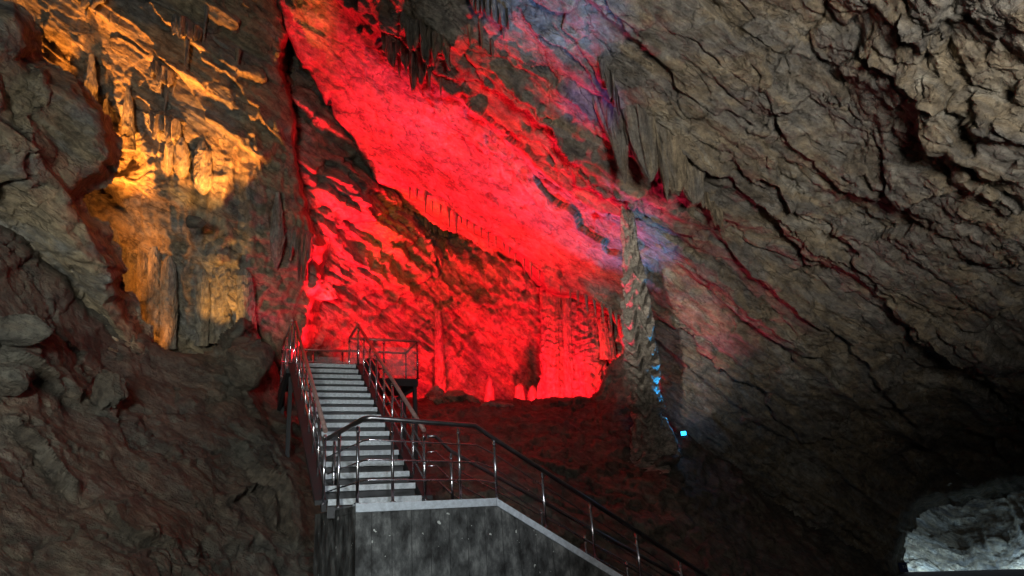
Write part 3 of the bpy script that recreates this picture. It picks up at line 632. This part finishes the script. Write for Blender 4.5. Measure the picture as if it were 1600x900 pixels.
col2('flowstone_column', 315, 540, 318, 420, 9, 'cave_wall', 'dark column at the left edge of the glowing niche', 'columns of the left wall', 211, .35, **K)
col2('flowstone_column', 432, 420, 434, 300, 9, 'cave_wall', 'dusky magenta column on the wall above the stairs', 'columns of the left wall', 212, .3, [(0, .15), (.15, .7), (.4, 1.1), (.75, .8), (1, .2)], **K)
col2('stalagmite', 138, 240, 143, 85, 11, 'cave_wall', 'tall dark stalagmite standing before the orange wall', 'stalagmites of the left wall', 213, .9, [(0, 1.5), (.3, 1.2), (.7, .8), (1, .3)], 'stalagmite', **K)
col2('stalagmite', 163, 230, 166, 155, 7, 'cave_wall', 'shorter dark stalagmite right of the tall one before the orange wall', 'stalagmites of the left wall', 214, .9, [(0, 1.5), (.3, 1.2), (.7, .8), (1, .3)], 'stalagmite', **K)
col2('stalagmite', 200, 235, 200, 135, 7, 'cave_wall', 'thin dark stalagmite farthest right of the three before the orange wall', 'stalagmites of the left wall', 215, .7, [(0, 1.5), (.3, 1.2), (.7, .8), (1, .3)], 'stalagmite', **K)
# recess columns
K2 = dict(nth=70, nz=220, fl=.20, ring=.12, bump=.14, ringk=3.4)
col2('flowstone_column', 866, 632, 862, 405, 15, 'cave_back_wall', 'left one of the tall red columns under the slab', 'red columns of the recess', 221, 1.3, [(0, 1.2), (.6, 1), (1, 1.1)], **K2)
col2('flowstone_column', 890, 632, 884, 420, 8, 'cave_back_wall', 'slender red column squeezed between the two thick ones under the slab', 'red columns of the recess', 222, 1.2, [(0, 1.3), (.6, 1), (1, .8)], **K2)
col2('flowstone_column', 922, 632, 912, 440, 22, 'cave_back_wall', 'widest knobbly red column under the slab', 'red columns of the recess', 223, 1.0, [(0, 1.3), (.4, 1.1), (.8, .95), (1, .6)], **K2)
col2('flowstone_column', 950, 560, 940, 458, 10, 'cave_back_wall', 'shadowed red column right behind the widest one', 'red columns of the recess', 224, .6, [(0, 1.1), (.6, 1), (1, .8)], **K2)
col2('flowstone_column', 688, 615, 684, 485, 6, 'cave_back_wall', 'thin red column standing alone right of the viewing platform', 'red columns of the recess', 225, .5, [(0, 1.6), (.5, 1), (1, .7)], **K2)
for i, (x, y, hh, wd, lab) in enumerate([(765, 632, 46, 6, 'thin red lit stalagmite stub left of the pair on the crest'), (812, 634, 36, 8, 'red lit stalagmite stub with a bright left side on the crest'), (832, 634, 32, 7, 'dark stalagmite stub between the bright one and the columns'), (846, 632, 40, 6, 'narrow stalagmite stub touching the left red column')]):
    col2('stalagmite', x, y, x, y - hh, wd, 'cave_back_wall', lab, 'stalagmite stubs behind the crest', 231 + i, 1.6, [(0, 1.3), (.5, 1), (.85, .7), (1, .2)], 'stalagmite', nth=30, nz=60, fl=.2, ring=.1, bump=.1)

# boulders
def boulder(x, y, d, wpx, hpx, label, seed, mat='ground', group=None, sq=1.0):
    n = 34; th = np.linspace(0, 2 * np.pi, n * 2, endpoint=False); ph = np.linspace(.02, np.pi - .02, n); PH, TH = np.meshgrid(ph, th, indexing='ij'); PH = PH.ravel(); TH = TH.ravel()
    U = np.c_[np.sin(PH) * np.cos(TH), np.sin(PH) * np.sin(TH), np.cos(PH)]
    # facet the ball with random planes
    rg = np.random.default_rng(seed); pl = rg.normal(size=(26, 3)); pl /= np.linalg.norm(pl, axis=1)[:, None]; dist = rg.uniform(.66, .98, 26)
    r = np.ones(len(U)) * 1.15
    for k_ in range(26):
        c = U @ pl[k_]; r = np.minimum(r, np.where(c > .05, dist[k_] / np.maximum(c, .05), 9))
    ff, fe = facets(U * 1.9, seed + 3, .8); r = r + .05 * fbm(U, 2, 4, seed, .55) + .10 * ff - .03 * np.exp(-fe * 25)
    c = at(x, y, d); a, b = wpx * d / F / 2 * .85, hpx * d / F / 2 * .85
    V = U * r[:, None] * np.array([a, (a + b) / 2 * sq, b])
    m, nn = n, n * 2; idx = np.arange(m * nn).reshape(m, nn); A = idx[:-1].ravel(); B = np.roll(idx, -1, 1)[:-1].ravel(); C = np.roll(idx, -1, 1)[1:].ravel(); D = idx[1:].ravel()
    Fc = np.c_[A, D, C, B].tolist() + [tuple(idx[0].tolist()), tuple(idx[-1][::-1].tolist())]
    me = bpy.data.meshes.new('boulder'); me.from_pydata(V.tolist(), [], [tuple(q) for q in Fc]); me.update(); me.materials.append(MATS[mat]); me.polygons.foreach_set('use_smooth', [True] * len(me.polygons))
    o = bpy.data.objects.new('boulder', me); SC.collection.objects.link(o); o.location = c; return tag(o, label, 'boulder', group)
BG = 'boulders of the cave'
boulder(304, 348, 14.3, 40, 26, 'small dark rock added to hide the lamp under the yellow flaked column', 11, 'ground', BG)  # rock added to keep the lamp behind it out of sight
boulder(772, 640, 20.0, 84, 26, 'flat pale rock glowing red on the crest of the slope', 1, 'recess', BG)
boulder(712, 622, 20.6, 56, 34, 'angular red rock right of the platform leg', 2, 'recess', BG)
boulder(735, 628, 20.7, 40, 26, 'smaller angular rock leaning on the one right of the platform leg', 12, 'recess', BG)
boulder(680, 620, 20.8, 40, 40, 'dark red rock directly behind the platform leg', 3, 'recess', BG)
boulder(505, 455, 19.2, 50, 46, 'dark wedge shaped rock jutting over the left stair rail', 4, 'recess', BG)
boulder(384, 572, 14.2, 84, 112, 'dark rounded boulder at the foot of the grey column', 5, 'ground', BG)
boulder(170, 610, 10.6, 64, 90, 'dark leaning slab of rock on the left mound', 6, 'ground', BG, .6)
boulder(20, 520, 9.2, 120, 60, 'grey cracked block at the left edge of the picture', 7, 'ground', BG)
boulder(15, 590, 8.6, 90, 60, 'lower grey block under the cracked one at the left edge', 8, 'ground', BG)
boulder(1030, 722, 17.7, 90, 40, 'dark rubble mound at the foot of the giant stalagmite', 9, 'ground', BG)

# ------------------------------------------------------------------ stairs and platform (all lengths scaled by S)
P0 = np.array([-1.64697, 7.72367, .43835]); yaw = -.41214; Wd = 1.02793; RUN = .27; RISE = .16
dr = np.array([math.sin(yaw), math.cos(yaw), 0]); wv = np.array([math.cos(yaw), -math.sin(yaw), 0]); Z = np.array([0, 0, 1.])
def V3(p): return Vector([float(c) for c in p])
def sub(name, mb, mat, parent, **k): return mb.build(name, MATS[mat], parent, **k)
st = empty('staircase', V3((P0 + [0, 0, -.2]) * S), 'steep staircase with white edged steps climbing to the red lit platform', 'staircase')
hw = Wd / 2
for i in range(17):
    c = P0 + i * (RUN * dr + RISE * Z)
    t = MB(); t.box((c - wv * hw + dr * .004 - Z * .03) * S, wv * Wd * S, dr * (RUN + .03) * S, Z * .028 * S)
    t.box((c - wv * hw + dr * .035 - Z * (RISE + .028)) * S, wv * Wd * S, dr * .02 * S, Z * (RISE - .004) * S)
    tr = sub('tread', t, 'tread', st)
    n = MB(); n.box((c - wv * (hw - .0) - dr * .012 - Z * .060) * S, wv * Wd * S, dr * .045 * S, Z * .064 * S); sub('nosing', n, 'nosing', tr, bevel=.004)
for s_ in (-1, 1):
    m = MB(); w0 = s_ * (hw + .012); wt = .05 * s_
    a0 = P0 + wv * w0 + dr * .02; a1 = P0 + 16.3 * (RUN * dr + RISE * Z) + wv * w0
    for off_, hh in ((0, .34),):
        b = [(a0 - Z * .12) * S, (a1 - Z * hh) * S, (a1 - Z * hh + wv * wt) * S, (a0 - Z * .12 + wv * wt) * S]
        tt = [(a0 + Z * .0) * S, (a1 + Z * .0) * S, (a1 + wv * wt) * S, (a0 + wv * wt) * S]
        m.hexa(b, tt)
    wf_ = .12 * s_
    m.hexa([(a0 + wv * wt - Z * .05) * S, (a1 + wv * wt - Z * .05) * S, (a1 + wv * wf_ - Z * .05) * S, (a0 + wv * wf_ - Z * .05) * S], [(a0 + wv * wt) * S, (a1 + wv * wt) * S, (a1 + wv * wf_) * S, (a0 + wv * wf_) * S])
    sub('stringer', m, 'dark_steel', st)
RH = .77
def rail_run(parent, pts_top, posts, mids, htop, r=.026, rp=.017, rm=.010, hmat='redlit_rail', ends=True):
    """parent > railing > handrail, post, mid_rail. pts: list of base points (path), posts: list of base points"""
    e = bpy.data.objects.new('railing', None); SC.collection.objects.link(e); e.parent = parent
    loc = Vector([float(c) for c in pts_top[0] * S]); e.location = loc - parent.location; e.empty_display_size = .1
    def put(name, mb, mat): 
        o = sub(name, mb, mat, None, smooth=True); o.parent = e; o.matrix_parent_inverse = Matrix.Translation(loc).inverted(); return o
    put('handrail', MB().tube([(p + Z * htop) * S for p in pts_top], r * S, 12), hmat)
    for q in posts:
        b, hh = (q, htop) if not isinstance(q, tuple) else q
        put('post', MB().tube([b * S, (b + Z * (hh - r * 1.2)) * S], rp * S, 10).tube([(b + Z * (hh - .075)) * S, (b + Z * (hh - .06)) * S], rp * 1.35 * S, 10).tube([(b + Z * .001) * S, (b + Z * .012) * S], rp * 2.2 * S, 12), 'steel')
    for mh in mids:
        put('mid_rail', MB().tube([(p + Z * mh) * S for p in pts_top], rm * S, 8), 'steel')
    return e
for s_ in (-1, 1):
    side = wv * s_ * (hw + .045)
    lo = P0 + side + dr * 0; step_ = RUN * dr + RISE * Z
    path = [lo - step_ * .0 - Z * .04, P0 + side + 16.2 * step_ - Z * .04]
    posts = [P0 + side + k_ * step_ - Z * .06 for k_ in ([0.1, 2, 4, 6, 8, 10, 12, 14, 16] if s_ < 0 else [.05, 1.9, 4, 6, 8, 10, 12, 14, 16])]
    if s_ > 0: posts[0] = posts[0]
    r_ = rail_run(st, path, posts, [.2, .38, .56], RH)
    r_['label'] = 'left hand railing of the stairs' if s_ < 0 else 'right hand railing of the stairs'

T = P0 + 16 * (RUN * dr + RISE * Z)
pf = empty('viewing_platform', V3((T - Z * 1.3) * S), 'dark steel platform with glass railings at the head of the stairs', 'platform')
def PT(a, b, z=0.): return T + wv * a + dr * b + Z * z
A0, A1, A2, B1, B2 = -.62, .56, 1.93, 1.0, 2.0
d_ = MB()
d_.hexa([PT(A0, .05, -.10) * S, PT(A1, .05, -.10) * S, PT(A1, B2, -.10) * S, PT(A0, B2, -.10) * S], [PT(A0, .05, -.004) * S, PT(A1, .05, -.004) * S, PT(A1, B2, -.004) * S, PT(A0, B2, -.004) * S])
d_.hexa([PT(A1 + .002, B1, -.16) * S, PT(A2, B1, -.16) * S, PT(A2, B2, -.16) * S, PT(A1 + .002, B2, -.16) * S], [PT(A1 + .002, B1, -.004) * S, PT(A2, B1, -.004) * S, PT(A2, B2, -.004) * S, PT(A1 + .002, B2, -.004) * S])
sub('deck', d_, 'dark_steel', pf, bevel=.01)
for a, b in ((A2 - .06, B1 + .04), (A2 - .06, B2 - .06), (A0 + .05, B2 - .1), (A0 + .05, .3), (A1 - .05, .25)):
    m = MB(); m.box(PT(a - .035, b - .035, -2.2) * S, wv * .07 * S, dr * .07 * S, Z * (2.2 - .165) * S); sub('leg', m, 'dark_steel', pf)
m = MB(); m.tube([PT(A2 - .06, B1 + .1, -.2) * S, PT(A1 + .3, B1 + .1, -.75) * S], .03 * S, 8); m.tube([PT(A1 + .25, B1 + .1, -.2) * S, PT(A1 + .3, B1 + .1, -1.2) * S], .05 * S, 8); sub('brace', m, 'dark_steel', pf)
m = MB(); m.hexa([PT(A0 - .05, .1, -.16) * S, PT(A0 + .02, .1, -.16) * S, PT(A0 + .02, B2 - .1, -.5) * S, PT(A0 - .05, B2 - .1, -.5) * S], [PT(A0 - .05, .1, -.08) * S, PT(A0 + .02, .1, -.08) * S, PT(A0 + .02, B2 - .1, -.11) * S, PT(A0 - .05, B2 - .1, -.11) * S]); sub('side_beam', m, 'dark_steel', pf)
def glass_side(p, q, nposts, label):
    L = np.linalg.norm(q - p); u = (q - p) / L; nrm = np.cross(u, Z)
    pts = [p + u * L * k / (nposts - 1) for k in range(nposts)] if nposts > 1 else [p]
    e = rail_run(pf, [p, q], [x_ for x_ in pts], [], .78, r=.022, rp=.018)
    e['label'] = label
    loc = Vector([float(c) for c in p * S])
    for k in range(max(1, nposts - 1)):
        a = p + u * (L * k / (nposts - 1) + .05); ln = L / (nposts - 1) - .1
        m = MB(); m.box((a + Z * .06 - nrm * .006) * S, u * ln * S, nrm * .012 * S, Z * .58 * S)
        g = sub('glass_panel', m, 'glass', None); g.parent = e; g.matrix_parent_inverse = Matrix.Translation(loc).inverted()
        for zz in (.18, .52):
            for ee in (a - u * .05, a + u * (ln - .04)):
                c = MB(); c.box((ee + Z * zz - nrm * .014) * S, u * .09 * S, nrm * .028 * S, Z * .025 * S)
                g2 = sub('glass_clamp', c, 'redlit_rail', None); g2.parent = e; g2.matrix_parent_inverse = Matrix.Translation(loc).inverted()
glass_side(PT(A0, .02), PT(A0, B2 - .02), 3, 'left side of the platform railing')
glass_side(PT(A0, B2 - .02), PT(A1 + .02, B2 - .02), 3, 'rear glass railing behind the stair head')
glass_side(PT(A1, .05), PT(A1, B1), 2, 'short glass railing beside the stair head')
glass_side(PT(A1, B1 + .02), PT(A2, B1 + .02), 3, 'front glass railing of the platform wing')
glass_side(PT(A2, B1 + .02), PT(A2, B2 - .02), 2, 'right end glass railing of the wing')
glass_side(PT(A1 + .02, B2 - .02), PT(A2, B2 - .02), 3, 'rear glass railing of the wing')

# ------------------------------------------------------------------ concrete landing and the flight going down to the right
uu = np.array([.8565234, .51610818, 0]); nn_ = np.array([uu[1], -uu[0], 0])    # nn_ points to the camera
LA = np.array([-1.67282643, 6.91949403, .35]); LB = LA + uu * 1.566
left_back = np.array([-2.50, 8.35, .35]); lb_dir = (left_back - LA); lb_dir /= np.linalg.norm(lb_dir)
SL = -.572
QF = P0 + wv * (hw + .045); farw = (QF - LB) @ -nn_
land = empty('concrete_landing', V3((LA - Z * 4) * S), 'stained grey concrete landing block with white edge below the stairs', 'landing')
back = -nn_ * (farw + .12)
wl = MB()
top = LA - Z * .085
base = -3.6
# main block under the landing (polygon prism)
def prism(mb, pts_top, zb):
    n = len(pts_top); V = [p * S for p in pts_top] + [np.array([p[0], p[1], zb]) * S for p in pts_top]
    Fc = [tuple(range(n)), tuple(range(2 * n - 1, n - 1, -1))] + [(i, n + i, n + (i + 1) % n, (i + 1) % n) for i in range(n)]
    return mb.add(V, Fc)
tA, tB = LA - Z * .085, LB - Z * .085
LE = LB + uu * 3.2 + Z * (3.2 * SL)
prism(wl, [tA, tB, tB - nn_ * .16, tA - nn_ * .16 + lb_dir * 0], base)
sub('front_wall', wl, 'concrete', land)
wl = MB(); prism(wl, [left_back - Z * .09, LA - Z * .09 - nn_ * .002 - uu * .002, LA - Z * .09 - nn_ * .162 + uu * .02, left_back - Z * .09 + wv * .3], base); sub('side_wall', wl, 'concrete', land)
wl = MB(); sf = LB - Z * .085
prism(wl, [sf, LE - Z * .085, LE - Z * .085 - nn_ * .16, sf - nn_ * .16], base); sub('stair_wall', wl, 'concrete', land)
# landing slab
wl = MB(); fl = lambda p: p - Z * .08
prism(wl, [fl(LA - nn_ * .162), fl(LB - nn_ * .162), fl(LB - nn_ * (farw + .1)), fl(P0 + wv * (hw + .1) + dr * .2 + Z * (.35 - P0[2])), fl(P0 - wv * (hw - .14) + dr * .2 + Z * (.35 - P0[2])), fl(left_back + wv * .31)], .05); sub('landing_slab', wl, 'tread', land)
# edge trims
m = MB(); m.box((LA - Z * .083 + nn_ * .008) * S, (LB - LA) * S, -nn_ * .12 * S, Z * .083 * S); sub('edge_trim', m, 'trim', land, bevel=.006)
m = MB(); e0 = LB + uu * .006 + nn_ * .008; e1 = LE + nn_ * .008
m.hexa([(e0 - Z * .083) * S, (e1 - Z * .083) * S, (e1 - Z * .083 - nn_ * .12) * S, (e0 - Z * .083 - nn_ * .12) * S], [e0 * S, e1 * S, (e1 - nn_ * .12) * S, (e0 - nn_ * .12) * S]); sub('edge_trim', m, 'trim', land, bevel=.006)
m = MB(); m.hexa([(left_back - Z * .088) * S, (LA - Z * .088 - uu * .004) * S, (LA - Z * .088 - nn_ * .122 - uu * .004) * S, (left_back - Z * .088 + wv * .15) * S], [(left_back - Z * .02) * S, (LA - Z * .02 - uu * .004) * S, (LA - Z * .02 - nn_ * .122 - uu * .004) * S, (left_back - Z * .02 + wv * .15) * S]); sub('side_kerb', m, 'concrete', land)
# form-board seams as thin real battens in the wall face
for k in range(9):
    pass
# steps going down
for i in range(12):
    c = LB - nn_ * .165 + uu * (.05 + i * .27) - Z * (.06 + (i + 1) * .27 * -SL)
    m = MB(); m.box(c * S, uu * .30 * S, -nn_ * (farw - .2) * S, Z * .05 * S); t_ = sub('tread', m, 'tread', land)
# far stringer of the descending flight
m = MB(); f0 = LB - nn_ * (farw + .02); f1 = f0 + uu * 3.2 + Z * 3.2 * SL
f00 = QF - Z * (QF[2] - .35)
m.hexa([(f0 - Z * .25) * S, (f1 - Z * .25) * S, (f1 - Z * .25 - nn_ * .06) * S, (f0 - Z * .25 - nn_ * .06) * S], [(f0 + Z * .03) * S, (f1 + Z * .03) * S, (f1 + Z * .03 - nn_ * .06) * S, (f0 + Z * .03 - nn_ * .06) * S]); sub('stringer', m, 'dark_steel', land)
# landing railing (near)
inn = -nn_ * .055
def onplane(px, py, Q, n):
    r = fw + rt * (px - 800) / F + up * (450 - py) / F; return r * (Q @ n) / (r @ n)
hz = .79
cr = onz(513, 683, .35 + hz)                     # rear left end of the handrail
pA = onz(571, 653, .35 + hz); 
far_end = LB + uu * 3.1 + Z * 3.1 * SL
e = bpy.data.objects.new('railing', None); SC.collection.objects.link(e); e.parent = land; eloc = Vector([float(c) for c in LA * S]); e.location = eloc - land.location
e['label'] = 'stainless railing along the front edge of the landing'
def putE(name, mb, mat, e=e, eloc=eloc):
    o = sub(name, mb, mat, None, smooth=True); o.parent = e; o.matrix_parent_inverse = Matrix.Translation(eloc).inverted(); return o
hB = LB + inn - uu * .19; hK = LB + inn + uu * .02
def rpath(h_land, h_slope):
    a0 = cr.copy(); a0[2] = .35 + h_land * .985
    a1 = pA.copy(); a1[2] = .35 + h_land
    return [a0, a1 - (a1 - a0) / np.linalg.norm(a1 - a0) * .06, a1 + uu * .05, hB + Z * (h_land) , hK + Z * h_slope, far_end + inn + Z * h_slope]
HS = .66
putE('handrail', MB().tube([p * S for p in rpath(hz, HS)], .027 * S, 12), 'land_rail')
for fr_ in (.73, .49, .25):
    putE('mid_rail', MB().tube([p * S for p in rpath(hz * fr_, HS * fr_)], .0085 * S, 8), 'steel')
def post(b, h, putf=putE):
    putf('post', MB().tube([b * S, (b + Z * h) * S], .0165 * S, 10).tube([(b + Z * (h - .06)) * S, (b + Z * (h - .045)) * S], .022 * S, 10).tube([(b + Z * .001) * S, (b + Z * .010) * S], .034 * S, 12), 'steel')
for px, py in ((558, 787), (613.5, 783), (720, 780), ):
    q = onplane(px, py, LA + inn, nn_); q[2] = .35; post(q, hz - .03)
for px in (776.5,):
    q = onplane(px, 779, LA + inn, nn_); q[2] = .35; post(q, HS - .03)
q = onz(528, 793, .35); post(q * .985, hz - .03); q = onz(520, 797, .35); post(q, hz - .03)
for al in (.65, 1.29, 1.93, 2.57):
    b = LB + inn + uu * al + Z * al * SL; post(b, HS - .03)
# far railing
e2 = bpy.data.objects.new('railing', None); SC.collection.objects.link(e2); e2.parent = land; e2.location = eloc - land.location; e2['label'] = 'farther railing on the wall side of the descending flight'
def putF(name, mb, mat): return putE(name, mb, mat, e2, eloc)
Qf = QF.copy(); Qf[2] = .35
def fpath(fr_):
    pts = [(668, 682), (680, 681), (705, 705)]
    o = [onplane(x, y, Qf, nn_) for x, y in pts]
    base0 = o[1][2] - .70
    o = [p + Z * (-(1 - fr_) * .66) for p in o]
    dlast = onplane(1000, 868, Qf, nn_) + Z * (-(1 - fr_) * .66)
    return o + [dlast, dlast + (dlast - o[-1]) * .3]
for fr_, rr, nm, mt in ((1, .024, 'handrail', 'land_rail'), (.73, .0085, 'mid_rail', 'steel'), (.49, .0085, 'mid_rail', 'steel'), (.25, .0085, 'mid_rail', 'steel')):
    putF(nm, MB().tube([p * S for p in fpath(fr_)], rr * S, 10), mt)
for px, py in ((704.5, 706), (845, 792), (913, 834), (978, 874)):
    t_ = onplane(px, py, Qf, nn_); post(t_ - Z * .66, .64, putF)
# pale plate at the foot of the wall
m = MB(); q = LA + uu * 0
for x0, y0, x1, y1 in ((800, 889, 878, 902),):
    a = onplane(x0, y0, LA + nn_ * .012, nn_); b = onplane(x1, y0, LA + nn_ * .012, nn_); c = onplane(x1, 915, LA + nn_ * .012, nn_); d = onplane(x0, 915, LA + nn_ * .012, nn_)
    m.hexa([a * S, b * S, c * S, d * S], [(p - nn_ * .012) * S for p in (a, b, c, d)])
sub('cover_plate', m, 'concrete', land)

# ------------------------------------------------------------------ lamps, bin, sign
def floodlight(p, tgt, label, lens, sz=.22, group='floodlights of the cave'):
    p = np.asarray(p, float); d = np.asarray(tgt, float) - p; d /= np.linalg.norm(d)
    x = np.cross(d, Z); x /= np.linalg.norm(x); y = np.cross(x, d)
    o = empty('floodlight', V3(p), label, 'floodlight', group)
    m = MB(); m.box(p - x * sz / 2 - y * sz * .4 - d * sz * .5, x * sz, y * sz * .8, d * sz * .35); b = sub('housing', m, 'lamp_body', o, bevel=.01)
    m = MB(); m.box(p - x * sz * .42 - y * sz * .32 - d * sz * .149, x * sz * .84, y * sz * .64, d * .012); sub('lens', m, lens, o)
    m = MB(); m.tube([p - x * sz * .55 - d * sz * .3, p - x * sz * .55 - d * sz * .3 - Z * sz * .7, p + x * sz * .55 - d * sz * .3 - Z * sz * .7, p + x * sz * .55 - d * sz * .3], .012, 6); sub('bracket', m, 'lamp_body', o)
floodlight(at(1068, 677, 18.35), at(1000, 640, 12), 'small cyan floodlight glowing on the rock right of the giant stalagmite', 'cyan_lens', .16)
bn = MB(); bc = PT(.86, .45, -.9)
prof_ = [(0, .17), (.2, .19), (.9, .18), (1.05, .15), (1.13, .08), (1.16, .01)]
bn.tube([(bc + Z * z_ * 1.0) * S for z_, r0 in prof_], [r0 * S for z_, r0 in prof_], 20)
o = bn.build('bin', MATS['dark_steel'], None, True); tag(o, 'dark round topped bin standing behind the right stair rail', 'bin')
# far walkway with a small blue sign
wk = MB(); a = at(1415, 905, 24); b = at(1760, 897, 24); b = b * (a[2] / b[2]) if abs(b[2]) > .1 else b; fy = np.array([0, 3., 0]); wk.hexa([a, b, b + fy, a + fy], [p + Z * .03 for p in (a, b, b + fy, a + fy)]); tag(wk.build('path', MATS['trim']), kind='structure')
s0 = at(1407, 894, 23.8); sx = at(1420, 894, 23.8) - s0
sg = empty('sign', V3(s0 - Z * .3), 'small dark blue sign with white characters beside the far walkway', 'sign')
MATS['blue'] = plain('sign_blue', (.02, .035, .12), .5, 0, .1); MATS['white'] = plain('sign_white', (.7, .72, .75), .5, 0, .05)
m = MB(); m.box(s0, sx, fw * .04, Z * .30); sub('panel', m, 'blue', sg)
for k, tx in enumerate('TA'):
    cu = bpy.data.curves.new('characters', 'FONT'); cu.body = tx; cu.size = .14; cu.extrude = .003; me_ = bpy.data.objects.new('tmp', cu); SC.collection.objects.link(me_)
    dg = bpy.context.evaluated_depsgraph_get(); mesh = bpy.data.meshes.new_from_object(me_.evaluated_get(dg)); bpy.data.objects.remove(me_)
    mesh.materials.clear(); mesh.materials.append(MATS['white']); ob = bpy.data.objects.new('characters', mesh); SC.collection.objects.link(ob); ob.parent = sg
    R3 = Matrix.Identity(4)
    for i in range(3): R3[i][0] = rt[i]; R3[i][1] = up[i]; R3[i][2] = -fw[i]
    p = s0 + sx * (.3 + .3 * k) + Z * .13 - fw * .008
    ob.matrix_parent_inverse = Matrix.Translation(sg.location).inverted(); ob.matrix_basis = Matrix.Translation(V3(p)) @ R3
